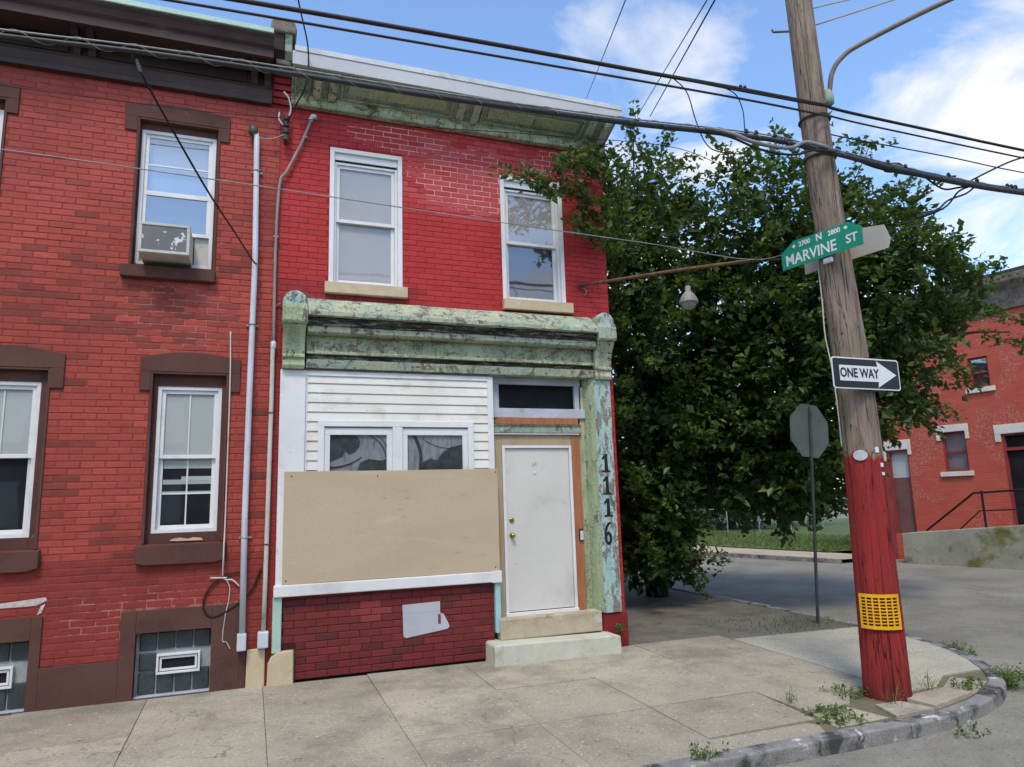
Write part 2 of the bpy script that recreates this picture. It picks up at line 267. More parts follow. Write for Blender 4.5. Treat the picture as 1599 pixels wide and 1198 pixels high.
# pole & signs
def pole_mat():
    m, t = new_mat('weathered pole with red painted foot'); p = wpos(t, (5, 5, .55)); p1 = wpos(t)
    c = ramp(t, noise(t, p, 3.2, 8, .7), [(.3, lin(168, 150, 132)), (.5, lin(142, 124, 110)), (.7, lin(108, 93, 83))])
    k0 = ramp(t, noise(t, p, 9, 6, .75), [(.54, 0.0), (.66, .85)]); c = mixc(t, k0, c, lin(58, 48, 44))
    gm = ramp(t, noise(t, p1, 1.7, 5, .6), [(.52, 0.0), (.75, .4)]); c = mixc(t, gm, c, lin(112, 118, 82))
    red = ramp(t, noise(t, p, 2.2, 6, .65), [(.3, lin(166, 56, 52)), (.7, lin(134, 44, 44))])
    rk = ramp(t, noise(t, p, 7, 7, .75), [(.56, 0.0), (.66, .85)]); red = mixc(t, rk, red, lin(58, 28, 28))
    rw = ramp(t, noise(t, p1, 22, 3, .6), [(.73, 0.0), (.75, .9)]); red = mixc(t, rw, red, lin(190, 170, 164))
    ln = noise(t, wpos(t, (13, 13, .22)), 1.0, 3, .5); lm_ = ramp(t, math_(t, 'ABSOLUTE', math_(t, 'SUBTRACT', ln, .5)), [(.0, .9), (.012, 0.0)])
    c = mixc(t, lm_, c, lin(40, 34, 32)); red = mixc(t, lm_, red, lin(44, 20, 20))
    z = nd(t, 'ShaderNodeSeparateXYZ', {0: p1}).outputs[2]
    ft = math_(t, 'MULTIPLY', ramp(t, math_(t, 'ADD', math_(t, 'MULTIPLY', z, .5), .5), [(.22, .8), (.42, 0.0)]), ramp(t, noise(t, p, 3.5, 6, .7), [(.35, .2), (.6, 1.0)])); red = mixc(t, ft, red, lin(66, 34, 32))
    zz = math_(t, 'ADD', z, math_(t, 'MULTIPLY', math_(t, 'SUBTRACT', noise(t, wpos(t, (4, 4, 1)), 2.0, 5, .7), .5), .45))
    k = ramp(t, math_(t, 'MULTIPLY', zz, .25), [(.425, 1.0), (.432, 0.0)])
    c = mixc(t, k, c, red)
    h = math_(t, 'SUBTRACT', noise(t, p, 5, 8, .75), math_(t, 'MULTIPLY', lm_, .6))
    finish(t, c, .85, h, .9, .02, .2); return m
MT['pole'] = pole_mat()
MT['sign_green'] = mat('green sign sheeting', lin(10, 140, 108), lin(12, 132, 102), 2, .4, .02, 30, .4, .02)
MT['sign_white'] = mat('white sign sheeting', lin(226, 228, 226), lin(214, 216, 214), 2, .45, .02, 30, .4, .02)
MT['sign_black'] = mat('black sign sheeting', (.012, .012, .013), None, 2, .4, .02, 30, .4)
MT['sign_back'] = mat('dull aluminium sign back', lin(190, 182, 170), lin(172, 164, 152), 2, .55, .05, 30, .4, .04)
MT['sign_back_dark'] = mat('weathered grey sign back', lin(92, 96, 92), lin(76, 80, 76), 2, .7, .05, 30, .2, .06)  # grey darkened to stand for tree shade on the stop sign
MT['steel_dark'] = mat('dark steel post', lin(64, 66, 64), lin(50, 52, 50), 4, .6, .2, 50)
MT['yellow'] = mat('yellow plastic grid', lin(236, 182, 30), lin(222, 164, 22), 5, .5, .05, 50, .4, .04)
MT['arm'] = mat('weathered galvanised arm', lin(132, 122, 108), lin(110, 100, 90), 6, .6, .1, 50, .4, .06)
MT['green_metal'] = mat('pale green bracket', lin(146, 164, 146), None, 6, .6)
MT['bark'] = mat('dark bark', lin(74, 66, 58), lin(54, 48, 42), 7, .95, .9, 40, .1, .2, stretch=(3, 3, .7), bdist=.02)
def leaf_mat(name, dark, mid, light, tr=.35):
    m, t = new_mat(name)
    a = nd(t, 'ShaderNodeAttribute', attribute_name='rnd').outputs['Fac']
    c = ramp(t, a, [(0, dark), (.55, mid), (1, light)])
    p = nd(t, 'ShaderNodeBsdfPrincipled', {'Base Color': c, 'Roughness': .42, 'Specular IOR Level': .45})
    tl = nd(t, 'ShaderNodeBsdfTranslucent', {'Color': mixc(t, .5, c, (.16, .22, .02))})
    mx = nd(t, 'ShaderNodeMixShader', {0: tr, 1: p.outputs[0], 2: tl.outputs[0]})
    nd(t, 'ShaderNodeOutputMaterial', {0: mx.outputs[0]}); return m
MT['leaf'] = leaf_mat('tree leaves', (.018, .040, .010), (.042, .090, .019), (.20, .285, .055), .42)
MT['leaf_far'] = leaf_mat('far leaves', (.022, .045, .018), (.036, .07, .024), (.06, .10, .035))
MT['weed'] = leaf_mat('weed leaves', (.06, .11, .02), (.10, .19, .035), (.18, .27, .06))
MT['grass'] = leaf_mat('grass blades', (.10, .15, .035), (.14, .21, .05), (.21, .27, .08))
# far building
MT['far_brick'] = None
def far_brick():
    m, t = new_mat('orange red painted brick wall'); tcn = nd(t, 'ShaderNodeTexCoord')
    p = tcn.outputs['Object']
    b = nd(t, 'ShaderNodeTexBrick', {'Vector': nd(t, 'ShaderNodeCombineXYZ', {0: nd(t, 'ShaderNodeSeparateXYZ', {0: p}).outputs[0], 1: nd(t, 'ShaderNodeSeparateXYZ', {0: p}).outputs[2], 2: 0.0}).outputs[0],
        'Color1': (*lin(198, 98, 78), 1), 'Color2': (*lin(186, 90, 72), 1), 'Mortar': (*lin(172, 86, 70), 1), 'Scale': 1.0, 'Brick Width': .21, 'Row Height': .07, 'Mortar Size': .006})
    c = mixc(t, ramp(t, noise(t, p, .8, 6, .6), [(.4, 0.0), (.7, .55)]), b.outputs[0], lin(172, 66, 58))
    k = ramp(t, noise(t, p, .8, 5, .6, .3), [(.50, 0.0), (.56, 1.0)]); k2 = ramp(t, noise(t, p, 16, 6, .75), [(.50, 0.0), (.60, .75)])
    c = mixc(t, math_(t, 'MULTIPLY', k, k2), c, lin(186, 146, 132))
    h = math_(t, 'SUBTRACT', noise(t, p, 40, 4, .6), b.outputs['Fac'])
    finish(t, c, .8, h, .4, .01, .2); return m
MT['far_brick'] = far_brick()
MT['curtain_grey'] = mat('grey net curtain', lin(150, 152, 154), lin(128, 130, 132), 6, .9, .3, 30, .1, .12, stretch=(3, 1, .6), stain=(lin(92, 95, 98), 9, .56, .7))  # mottled greys imitate the street mirrored in the shop glass
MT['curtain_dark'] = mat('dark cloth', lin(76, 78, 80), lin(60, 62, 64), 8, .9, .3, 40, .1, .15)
MT['far_white'] = mat('cream stone trim', lin(226, 220, 206), lin(210, 204, 188), 3, .8, .1, 40)
MT['far_frame'] = mat('dusty rose frame', lin(150, 66, 66), lin(134, 56, 58), 3, .6, .1, 40)
MT['far_door'] = mat('mauve brown door', lin(122, 84, 80), lin(108, 74, 70), 3, .6, .1, 40, stain=(lin(84, 92, 56), 2, .6, .8))
MT['moss_concrete'] = mat('mossy concrete', lin(166, 162, 144), lin(142, 140, 124), 1.6, .9, .5, 30, .15, .12, stain=[(lin(112, 112, 62), 1.1, .50, .62), (lin(92, 92, 84), 2.2, .58, .7)])
MT['rail'] = mat('black iron rail', lin(34, 26, 26), None, 5, .6)
MT['roof'] = mat('dark roofing', lin(74, 72, 70), lin(60, 58, 56), 2, .9)
MT['pale_blue'] = mat('pale blue siding', lin(120, 176, 196), lin(108, 160, 182), 1, .7)
MT['lamp_glass'] = mat('dusty lamp globe', lin(146, 142, 132), lin(126, 122, 112), 5, .5, .1, 50)
MT['insulator'] = mat('dirty porcelain insulator', lin(96, 90, 80), lin(70, 62, 54), 20, .4, .1, 60)
MT['cap_stone'] = mat('lichen grey coping', lin(126, 116, 106), lin(96, 88, 80), 5, .9, .7, 40, .1, .18, stain=(lin(60, 56, 50), 6, .56, .7), bdist=.015)

# ------------------------------------------------------------------ mesh helpers
class MB:
    def __init__(s): s.v = []; s.f = []; s.c = []
    def add(s, vs, fs, col=None):
        n = len(s.v); s.v += [tuple(v) for v in vs]; s.f += [tuple(i+n for i in f) for f in fs]
        if col is not None: s.c += [col]*len(fs)
        return s
    def box(s, x0, x1, y0, y1, z0, z1, col=None):
        vs = [(x, y, z) for z in (z0, z1) for y in (y0, y1) for x in (x0, x1)]
        return s.add(vs, [(0, 2, 3, 1), (4, 5, 7, 6), (0, 1, 5, 4), (2, 6, 7, 3), (0, 4, 6, 2), (1, 3, 7, 5)], col)
    def prism(s, poly, y0, y1, plane='xz'):
        """polygon (2-d, counter-clockwise seen from the front) pushed back from y0 to y1"""
        n = len(poly)
        if plane == 'xz': P = lambda a, d: (a[0], d, a[1])
        elif plane == 'yz': P = lambda a, d: (d, a[0], a[1])
        else: P = lambda a, d: (a[0], a[1], d)
        vs = [P(a, y0) for a in poly] + [P(a, y1) for a in poly]
        fs = [tuple(range(n)), tuple(range(2*n-1, n-1, -1))] + [(i, i+n, (i+1) % n+n, (i+1) % n) for i in range(n)]
        return s.add(vs, fs)
    def tube(s, pts, r, n=8, smooth=0):
        pts = [Vector(p) for p in pts]
        rs = list(r) if isinstance(r, (list, tuple)) else [r]*len(pts)
        if smooth and len(pts) > 2:
            q = []; qr = []
            for i in range(len(pts)-1):
                p0, p1, p2, p3 = pts[max(i-1, 0)], pts[i], pts[i+1], pts[min(i+2, len(pts)-1)]
                for k in range(smooth):
                    t = k/smooth
                    q.append(.5*((2*p1)+(p2-p0)*t+(2*p0-5*p1+4*p2-p3)*t*t+(3*p1-p0-3*p2+p3)*t**3)); qr.append(rs[i]+(rs[i+1]-rs[i])*t)
            q.append(pts[-1]); qr.append(rs[-1]); pts, rs = q, qr
        m = len(pts); base = len(s.v); u = None
        for i in range(m):
            d = (pts[min(i+1, m-1)]-pts[max(i-1, 0)]).normalized()
            if u is None:
                u = d.orthogonal().normalized()
            else:
                u = (u-d*u.dot(d)).normalized()
            v = d.cross(u)
            for k in range(n):
                a = 2*math.pi*k/n; s.v.append(tuple(pts[i]+(u*math.cos(a)+v*math.sin(a))*rs[i]))
        for i in range(m-1):
            for k in range(n):
                s.f.append((base+i*n+k, base+i*n+(k+1) % n, base+(i+1)*n+(k+1) % n, base+(i+1)*n+k))
        s.f.append(tuple(base+k for k in range(n-1, -1, -1))); s.f.append(tuple(base+(m-1)*n+k for k in range(n)))
        return s
    def lathe(s, prof, c, n=20):
        b = len(s.v); m = len(prof)
        for r, z in prof:
            for k in range(n):
                a = 2*math.pi*k/n; s.v.append((c[0]+r*math.cos(a), c[1]+r*math.sin(a), c[2]+z))
        for i in range(m-1):
            for k in range(n): s.f.append((b+i*n+k, b+i*n+(k+1) % n, b+(i+1)*n+(k+1) % n, b+(i+1)*n+k))
        s.f.append(tuple(b+k for k in range(n-1, -1, -1))); s.f.append(tuple(b+(m-1)*n+k for k in range(n)))
        return s
    def build(s, name, m, parent=None, bevel=0, smooth=False, seg=2, local=False):
        me = bpy.data.meshes.new(name); me.from_pydata(s.v, [], s.f); me.update()
        if s.c:
            at = me.attributes.new('bcol', 'FLOAT_COLOR', 'CORNER'); k = 0; buf = []
            for f, c in zip(s.f, s.c): buf += [*c, 1.0]*len(f)
            at.data.foreach_set('color', buf)
        bm = bmesh.new(); bm.from_mesh(me); bmesh.ops.recalc_face_normals(bm, faces=bm.faces); bm.to_mesh(me); bm.free()
        if m: me.materials.append(MT[m] if isinstance(m, str) else m)
        o = bpy.data.objects.new(name, me); COL.objects.link(o)
        if parent is not None:
            o.parent = parent
            if not local: o.matrix_parent_inverse = parent.matrix_basis.inverted()
        if bevel:
            b = o.modifiers.new('bevel', 'BEVEL'); b.width = bevel; b.segments = seg; b.limit_method = 'ANGLE'; b.angle_limit = R(35); b.harden_normals = False
        if smooth:
            for p in me.polygons: p.use_smooth = True
        return o
def tag(o, label, cat, group=None, kind=None):
    if label: o['label'] = label
    if cat: o['category'] = cat
    if group: o['group'] = group
    if kind: o['kind'] = kind
    return o
def empty(name, loc=(0, 0, 0), rz=0.0):
    o = bpy.data.objects.new(name, None); COL.objects.link(o); o.location = loc; o.rotation_euler = (0, 0, rz); o.empty_display_size = .2; return o
def bx(name, m, parent, *b, bevel=.003): return MB().box(*b).build(name, m, parent, bevel)
def text_mesh(name, s, size, m, parent, loc, rot, depth=.002, sx=1.0, bold=0.0, local=False):
    c = bpy.data.curves.new(name, 'FONT'); c.body = s; c.size = size; c.extrude = depth; c.align_x = 'CENTER'; c.align_y = 'CENTER'; c.offset = bold; c.resolution_u = 3
    t = bpy.data.objects.new(name+'_curve', c); COL.objects.link(t)
    dg = bpy.context.evaluated_depsgraph_get(); me = bpy.data.meshes.new_from_object(t.evaluated_get(dg))
    bpy.data.objects.remove(t); bpy.data.curves.remove(c)
    me.name = name; me.materials.clear(); me.materials.append(MT[m])
    o = bpy.data.objects.new(name, me); COL.objects.link(o); o.parent = parent
    if not local: o.matrix_parent_inverse = parent.matrix_basis.inverted()
    o.location = loc; o.rotation_euler = rot; o.scale = (sx, 1, 1); return o

def cut(a, b, holes):
    """interval a..b minus holes"""
    segs = [(a, b)]
    for h0, h1 in holes:
        out = []
        for s0, s1 in segs:
            if h1 <= s0 or h0 >= s1: out.append((s0, s1)); continue
            if h0 > s0: out.append((s0, h0))
            if h1 < s1: out.append((h1, s1))
        segs = out
    return segs
def proj_area(x, z, wd, h):
    d = Vector((x, 0, z))-CAMP; zz = d.dot(fw)
    px = 799.5+1096.4*d.dot(rt)/zz; py = 599-1096.4*d.dot(up)/zz
    return -1 if not (0 < px < 1599 and 0 < py < 1198) else wd*h*1e6/zz**2
def brick_field(region, holes, L, H, colf, m, parent, y=0.0, joint=.009, limit=300, z0=None, dep=.03, jit=.0016, part='brick', ch=.0035):
    x0, x1, za, zb = region; items = []
    z0 = za if z0 is None else z0
    row = 0; z = z0
    while z < zb:
        b0, b1 = max(z+joint/2, za), min(z+H-joint/2, zb)
        if b1-b0 > .02:
            zm = (b0+b1)/2
            off = (L/2 if row % 2 else 0)+random.uniform(-.012, .012)
            hs = [(h[0], h[1]) for h in holes if h[2] < b1-.006 and h[3] > b0+.006]
            k = math.floor((x0-off)/L)
            while off+k*L < x1:
                a, b = max(off+k*L, x0), min(off+(k+1)*L, x1)
                for s0, s1 in cut(a, b, hs):
                    if s1-s0 > .03:
                        wz = .0035*mnoise.noise(Vector((s0*.8, row*.37, 5.5))); items.append((s0+joint*random.uniform(.3, .7), s1-joint*random.uniform(.3, .7), b0+wz+random.uniform(-.0015, .0015), b1+wz+random.uniform(-.0015, .0015), row, k))
                k += 1
        z += H; row += 1
    items.sort(key=lambda i: -proj_area((i[0]+i[1])/2, (i[2]+i[3])/2, i[1]-i[0], i[3]-i[2]))
    def geo(mb, it, col):
        a, b, c, d = it[:4]; yf = y+random.uniform(-jit, jit)
        t = random.uniform(-.0012, .0012); t2 = random.uniform(-.001, .001); r4 = [random.uniform(0, .0035) for _ in range(8)]
        vs = [(a, yf+ch, c), (b, yf+ch, c), (b, yf+ch, d), (a, yf+ch, d), (a+ch+r4[0], yf+t, c+ch+r4[1]), (b-ch-r4[2], yf+t2, c+ch+r4[3]), (b-ch-r4[4], yf-t, d-ch-r4[5]), (a+ch+r4[6], yf-t2, d-ch-r4[7]), (a, yf+dep, c), (b, yf+dep, c), (b, yf+dep, d), (a, yf+dep, d)]
        fs = [(4, 5, 6, 7), (0, 1, 5, 4), (1, 2, 6, 5), (2, 3, 7, 6), (3, 0, 4, 7), (8, 9, 1, 0), (9, 10, 2, 1), (10, 11, 3, 2), (11, 8, 0, 3)]
        mb.add(vs, fs, col)
    for i, it in enumerate(items[:limit]):
        mb = MB(); geo(mb, it, colf((it[0]+it[1])/2, (it[2]+it[3])/2)); mb.build(part, m, parent)
    if len(items) > limit:
        mb = MB()
        for it in items[limit:]: geo(mb, it, colf((it[0]+it[1])/2, (it[2]+it[3])/2))
        o = mb.build('brickwork', m, parent); o['kind'] = 'stuff'
def wall_sheet(name, x0, x1, z0, z1, holes, yf, yb, m, parent):
    """wall face with real openings and their reveals"""
    xs = sorted({x0, x1, *[v for h in holes for v in h[:2] if x0 < v < x1]}); zs = sorted({z0, z1, *[v for h in holes for v in h[2:4] if z0 < v < z1]})
    mb = MB(); op = lambda i, j: (i < 0 or j < 0 or i >= len(xs)-1 or j >= len(zs)-1) and None
    def isopen(i, j):
        if i < 0 or j < 0 or i >= len(xs)-1 or j >= len(zs)-1: return None
        cx_, cz_ = (xs[i]+xs[i+1])/2, (zs[j]+zs[j+1])/2
        return any(h[0] < cx_ < h[1] and h[2] < cz_ < h[3] for h in holes)
    for i in range(len(xs)-1):
        for j in range(len(zs)-1):
            a, b, c, d = xs[i], xs[i+1], zs[j], zs[j+1]
            if isopen(i, j):
                if isopen(i-1, j) is False: mb.add([(a, yf, c), (a, yb, c), (a, yb, d), (a, yf, d)], [(0, 1, 2, 3)])
                if isopen(i+1, j) is False: mb.add([(b, yf, c), (b, yb, c), (b, yb, d), (b, yf, d)], [(0, 1, 2, 3)])
                if isopen(i, j-1) is False: mb.add([(a, yf, c), (b, yf, c), (b, yb, c), (a, yb, c)], [(0, 1, 2, 3)])
                if isopen(i, j+1) is False: mb.add([(a, yf, d), (b, yf, d), (b, yb, d), (a, yb, d)], [(0, 1, 2, 3)])
            else: mb.add([(a, yf, c), (b, yf, c), (b, yf, d), (a, yf, d)], [(0, 1, 2, 3)])
    return mb.build(name, m, parent)


# ------------------------------------------------------------------ ground, roads, pavements
def sheet(name, poly, zf, m, label=None):
    mb = MB(); mb.add([(x, y, zf(x, y) if callable(zf) else zf) for x, y in poly], [tuple(range(len(poly)))])
    o = mb.build(name, m); o['kind'] = 'structure'; return o
sheet('ground', [(-900, -900), (900, -900), (900, 900), (-900, 900)], -.80, 'earth')
def road_z(x, y): return -.655+.0065*max(-6, min(y, 30))
mb = MB(); gx = [-60, -8, -2, 0, 2, 4, 6, 10, 16, 60]; gy = [-60, -6, -3.7, -2, 0, 4, 10, 30, 90]
mb.add([(x, y, road_z(x, y)) for y in gy for x in gx], [(j*10+i, j*10+i+1, j*10+i+11, j*10+i+10) for j in range(8) for i in range(9)])
road = mb.build('road', 'asphalt'); road['kind'] = 'structure'
def walk_z(y): return -.49+.02*min(y, 0)
# kerb line (outer edge), anticlockwise round the corner
KO = [(-9.0, -3.64), (-7.2, -3.64), (-5.4, -3.64), (-3.6, -3.64), (-1.8, -3.63), (-.2, -3.62), (1.25, -3.62), (2.2, -3.63), (2.75, -3.57), (3.28, -3.45), (3.75, -3.28), (4.12, -3.07), (4.45, -2.76), (4.72, -2.40), (4.93, -2.02), (5.06, -1.62), (5.15, -1.2), (5.22, 0.0), (5.27, 1.6), (5.3, 3.4), (5.32, 5.6), (5.34, 8.0), (5.36, 11.0), (5.4, 16), (5.4, 24)]
def offs(line, d):
    out = []
    for i, p in enumerate(line):
        a = Vector(line[max(i-1, 0)]); b = Vector(line[min(i+1, len(line)-1)]); t = (b-a).normalized()
        out.append((p[0]-t.y*d, p[1]+t.x*d))
    return out
KI = offs(KO, .145)
# bed of soil and dirt under the slabs, along both streets
sheet('pavement_bed', [(-9, -.0)] + [(p[0], p[1]) for p in KI] + [(1.5, 24), (1.5, 0)], lambda x, y: walk_z(y)-.014, 'joint')
kerb = empty('kerb'); kerb['kind'] = 'structure'
def kerb_piece(i0, i1, dz=0):
    mb = MB(); o = KO[i0:i1+1]; q = KI[i0:i1+1]; n = len(o); g = .006
    def sh(l):
        l = [Vector(p) for p in l]; l[0] = l[0]+(l[1]-l[0]).normalized()*g; l[-1] = l[-1]+(l[-2]-l[-1]).normalized()*g; return l
    o, q = sh(o), sh(q)
    jz = [random.uniform(-.006, .006) for _ in range(n)]
    vs = [(*p, walk_z(p[1])+.004+dz+j) for p, j in zip(o, jz)]+[(*p, walk_z(p[1])+.006+dz+j) for p, j in zip(q, jz)]+[(p[0], p[1], -.78) for p in o]+[(p[0], p[1], -.78) for p in q]
    fs = []
    for i in range(n-1): fs += [(i, i+1, n+i+1, n+i), (2*n+i, 2*n+i+1, i+1, i), (n+i, n+i+1, 3*n+i+1, 3*n+i)]
    fs += [(0, n, 3*n, 2*n), (n-1, 2*n-1, 4*n-1, 3*n-1)]
    ob = mb.add(vs, fs).build('kerb_stone', 'kerb', kerb, .018, seg=3)
for a, b in [(0, 1), (1, 2), (2, 3), (3, 4), (4, 5), (5, 6), (6, 7), (7, 10), (10, 13), (13, 16), (16, 17), (17, 18), (18, 19), (19, 20), (20, 21), (21, 22), (22, 23), (23, 24)]:
    kerb_piece(a, b, random.uniform(-.012, .008))
pave = empty('pavement'); pave['kind'] = 'structure'
def slab(poly, m='slab', dz=0.0, tilt=True, name='paving_slab'):
    n = len(poly); cxx = sum(p[0] for p in poly)/n; cyy = sum(p[1] for p in poly)/n
    tx, ty = (random.uniform(-.004, .004), random.uniform(-.004, .004)) if tilt else (0, 0)
    z = lambda x, y: walk_z(y)+dz+(x-cxx)*tx+(y-cyy)*ty
    vs = [(x, y, z(x, y)) for x, y in poly]+[(x, y, z(x, y)-.06) for x, y in poly]
    fs = [tuple(range(n))]+[(i, (i+1) % n, n+(i+1) % n, n+i) for i in range(n)]
    return MB().add(vs, fs).build(name, m, pave, .002)
xs = [-9.0, -7.3, -6.2, -5.05, -3.9, -2.81, -1.715, -.605, .5, 1.665, 2.96]
rows = [(-.012, -1.215), (-1.215, -2.33), (-2.33, -3.49)]
g = .0025
for i in range(len(xs)-1):
    for j, (ya, yb) in enumerate(rows):
        if j == 2 and i >= 8: continue
        y0 = ya
        slab([(xs[i]+g, yb+g), (xs[i+1]-g, yb+g), (xs[i+1]-g, y0-g), (xs[i]+g, y0-g)], dz=random.uniform(-.003, .004))
# row along the kerb near the pole: broken pieces
slab([(.5+g, -3.21), (1.60, -3.19), (1.665-g, -2.34), (.5+g, -2.34)])
slab([(.5+g, -3.475), (1.45, -3.475), (1.58, -3.21), (.5+g, -3.225)], dz=-.012)
slab([(1.675, -3.0), (2.2, -2.98), (2.46, -2.72), (2.94, -2.69), (2.95, -2.34), (1.675, -2.34)], dz=.0)
slab([(1.62, -3.42), (2.2, -3.40), (2.12, -3.04), (1.70, -3.06)], dz=-.010)
slab([(2.24, -3.45), (2.72, -3.42), (2.62, -3.15), (2.34, -3.14)], dz=.012)
slab([(2.76, -3.40), (3.42, -3.24), (3.30, -3.02), (2.92, -3.06), (2.72, -3.14)], dz=.02)
slab([(3.48, -3.22), (3.98, -2.98), (3.8, -2.72), (3.36, -2.98)], dz=-.008)
# smooth corner slab following the kerb
cor = [(2.97, -2.92), (3.35, -2.93), (3.78, -2.66)] + [(p[0]-.01, p[1]+.01) for p in KI[12:17]] + [(5.06, -.42), (2.97, -.30)]
slab(cor, 'slab_new', .002, False)
slab([(1.675, -.30), (1.675, -1.2), (2.955, -1.2), (2.955, -.31)], 'slab_new', -.002) if False else None
# side pavement: leaf litter over old slabs
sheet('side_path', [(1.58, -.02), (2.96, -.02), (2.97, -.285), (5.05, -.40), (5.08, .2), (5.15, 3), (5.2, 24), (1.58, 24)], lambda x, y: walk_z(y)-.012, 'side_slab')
# across the side street
sheet('far_pavement', [(12.60, 7.4), (14.4, 7.4), (14.0, 9.2), (13.3, 22), (9.6, 22), (10.5, 15), (11.2, 11.9), (11.75, 10.2), (12.3, 8.3)], lambda x, y: road_z(x, y)+.11, 'dirt_walk')
kz = []
kf = empty('far_kerb'); kf['kind'] = 'structure'
pts = [(12.45, 7.4), (12.2, 8.3), (11.65, 10.2), (11.1, 11.9), (10.4, 15), (9.6, 20)]
for a, b in zip(pts[:-1], pts[1:]):
    a, b = Vector(a), Vector(b); t = (b-a).normalized(); nn = Vector((t.y, -t.x)); a2, b2 = a+t*.01, b-t*.01
    vs = [(*p, road_z(*p)+z) for z in (-.1, .125) for p in (a2, b2, b2+nn*.15, a2+nn*.15)]
    MB().add(vs, [(4, 5, 6, 7), (0, 1, 5, 4), (1, 2, 6, 5), (3, 0, 4, 7), (2, 3, 7, 6)]).build('kerb_stone', 'kerb', kf, .01)
sheet('lawn', [(13.9, 9.3), (13.0, 13.2), (12.4, 18), (12, 26), (30, 40), (40, 14), (20, 9.3)], lambda x, y: road_z(x, y)+.14, 'lawn')
def blades(name, area, n, h, m, zf, wd=.02, parent=None, lean=.5):
    """many blades of grass over an area (rectangle or disc)"""
    vs = []; fs = []; rn = []
    for _ in range(n):
        x, y = area(); a = random.uniform(0, 6.28); l = random.uniform(.4, 1)*h; lx, ly = random.gauss(0, lean)*l, random.gauss(0, lean)*l
        dx, dy = math.cos(a)*wd, math.sin(a)*wd; z = zf(x, y); b = len(vs)
        vs += [(x-dx, y-dy, z), (x+dx, y+dy, z), (x+lx*.4+dx*.7, y+ly*.4+dy*.7, z+l*.6), (x+lx*.4-dx*.7, y+ly*.4-dy*.7, z+l*.6), (x+lx, y+ly, z+l)]
        fs += [(b, b+1, b+2, b+3), (b+3, b+2, b+4)]; rn.append(random.random())
    me = bpy.data.meshes.new(name); me.from_pydata(vs, [], fs); me.update()
    at = me.attributes.new('rnd', 'FLOAT', 'FACE'); at.data.foreach_set('value', [r_ for r_ in rn for _ in (0, 1)])
    me.materials.append(MT[m]); o = bpy.data.objects.new(name, me); COL.objects.link(o)
    if parent: o.parent = parent
    return o
def lawn_area():
    v = random.random()**1.6; y = 9.5+v*13; x = 13.9-(y-9.3)*.22+random.random()*7; return x, y
gr = blades('lawn_grass', lawn_area, 9000, .16, 'grass', lambda x, y: road_z(x, y)+.13, .016)
tag(gr, 'short green grass on the vacant lot across the side street', 'grass', kind='stuff')
def litter_area():
    while True:
        x, y = random.uniform(3.2, 5.1), random.uniform(-.45, 1.3)
        if random.random() < math.exp(-((x-4.6)/.8)**2-((y-.1)/.5)**2)+.06: return x, y
gr = blades('side_grass', litter_area, 520, .06, 'grass', lambda x, y: walk_z(y)-.012, .005)
tag(gr, 'thin grass around the stop sign post and pavement edge', 'grass', kind='stuff')

# ------------------------------------------------------------------ left row house
LH = empty('row_house', (-5.0, 0, -.5))
tag(LH, 'old dull red brick row house with brown lintels and dark brown cornice', 'house')
def jitter(c, a): k = 1+random.uniform(-a, a); return tuple(v*k for v in c)
def mixt(a, b, k): return tuple(x+(y-x)*k for x, y in zip(a, b))
BR_A, BR_B, BR_D, BR_O = lin(170, 75, 63), lin(161, 70, 59), lin(124, 62, 54), lin(178, 79, 64)
def left_col(x, z):
    n = mnoise.noise(Vector((x*.9, z*1.5, 3.1)))
    c = mixt(BR_A, BR_B, random.random())
    if random.random() < .12: c = mixt(c, BR_O, .7)
    dk = .03+.15*max(0, n)
    for (cx_, cz_, rx, rz, am) in ((-3.85, 3.45, .75, .42, .75), (-4.9, 3.7, .9, .45, .45), (-3.9, .55, 1.3, .5, .35), (-4.95, 1.7, .35, .7, .4), (-3.3, 4.3, .3, .5, .35)):
        q = 1-((x-cx_)/rx)**2-((z-cz_)/rz)**2
        if q > 0: dk += am*min(1, q*1.6)
    if random.random() < dk: c = mixt(c, BR_D, random.uniform(.45, 1))
    if z < .9: c = mixt(c, lin(132, 52, 46), .7)
    if z > 4.6: c = mixt(c, lin(162, 72, 65), .5)
    k = 1+.26*mnoise.noise(Vector((x*.7+4, z*.9, 8.3)))+.16*mnoise.noise(Vector((x*2.3, z*3.1, 2.3)))
    return jitter(tuple(v*k for v in c), .055)
# openings: x0, x1, z0, z1
W1, W00 = (-4.31, -3.445, 4.03, 5.79), (-6.42, -5.555, 4.03, 5.79)
W2, W0 = (-4.034, -3.255, 1.03, 2.86), (-5.74, -4.96, 1.03, 2.86)
B1, B0 = (-4.04, -3.33, -.485, .147), (-5.67, -4.955, -.485, .165)
OPEN_L = [W1, W00, W2, W0, B1, B0]
SUR = []
for o_ in (W1, W00): SUR += [(o_[0]-.127, o_[1]+.1, 5.62, 5.95), (o_[0]-.07, o_[1]+.005, 3.89, 4.03)]
for o_ in (W2, W0): SUR += [(o_[0]-.1, o_[1]+.12, 2.65, 3.02), (o_[0]-.05, o_[1]+.035, .82, 1.03)]
SUR += [(-4.18, -3.05, -.1, .37), (-5.80, -4.862, -.1, .385)]
wl = wall_sheet('wall', -7.6, -2.72, -.75, 6.55, OPEN_L, .0034, .16, 'mortar_old', LH)
brick_field((-7.6, -2.775, -.1, 6.19), OPEN_L+SUR, .226, .0712, left_col, 'brick_old', wl, z0=-.1)
MB().box(-7.6, -2.72, .30, 9.0, -.75, 6.8).build('back_shell', 'dark', LH)
MB().box(-7.6, -2.9, -.4, 9.0, 6.80, 6.835).build('roof', 'roof', LH)
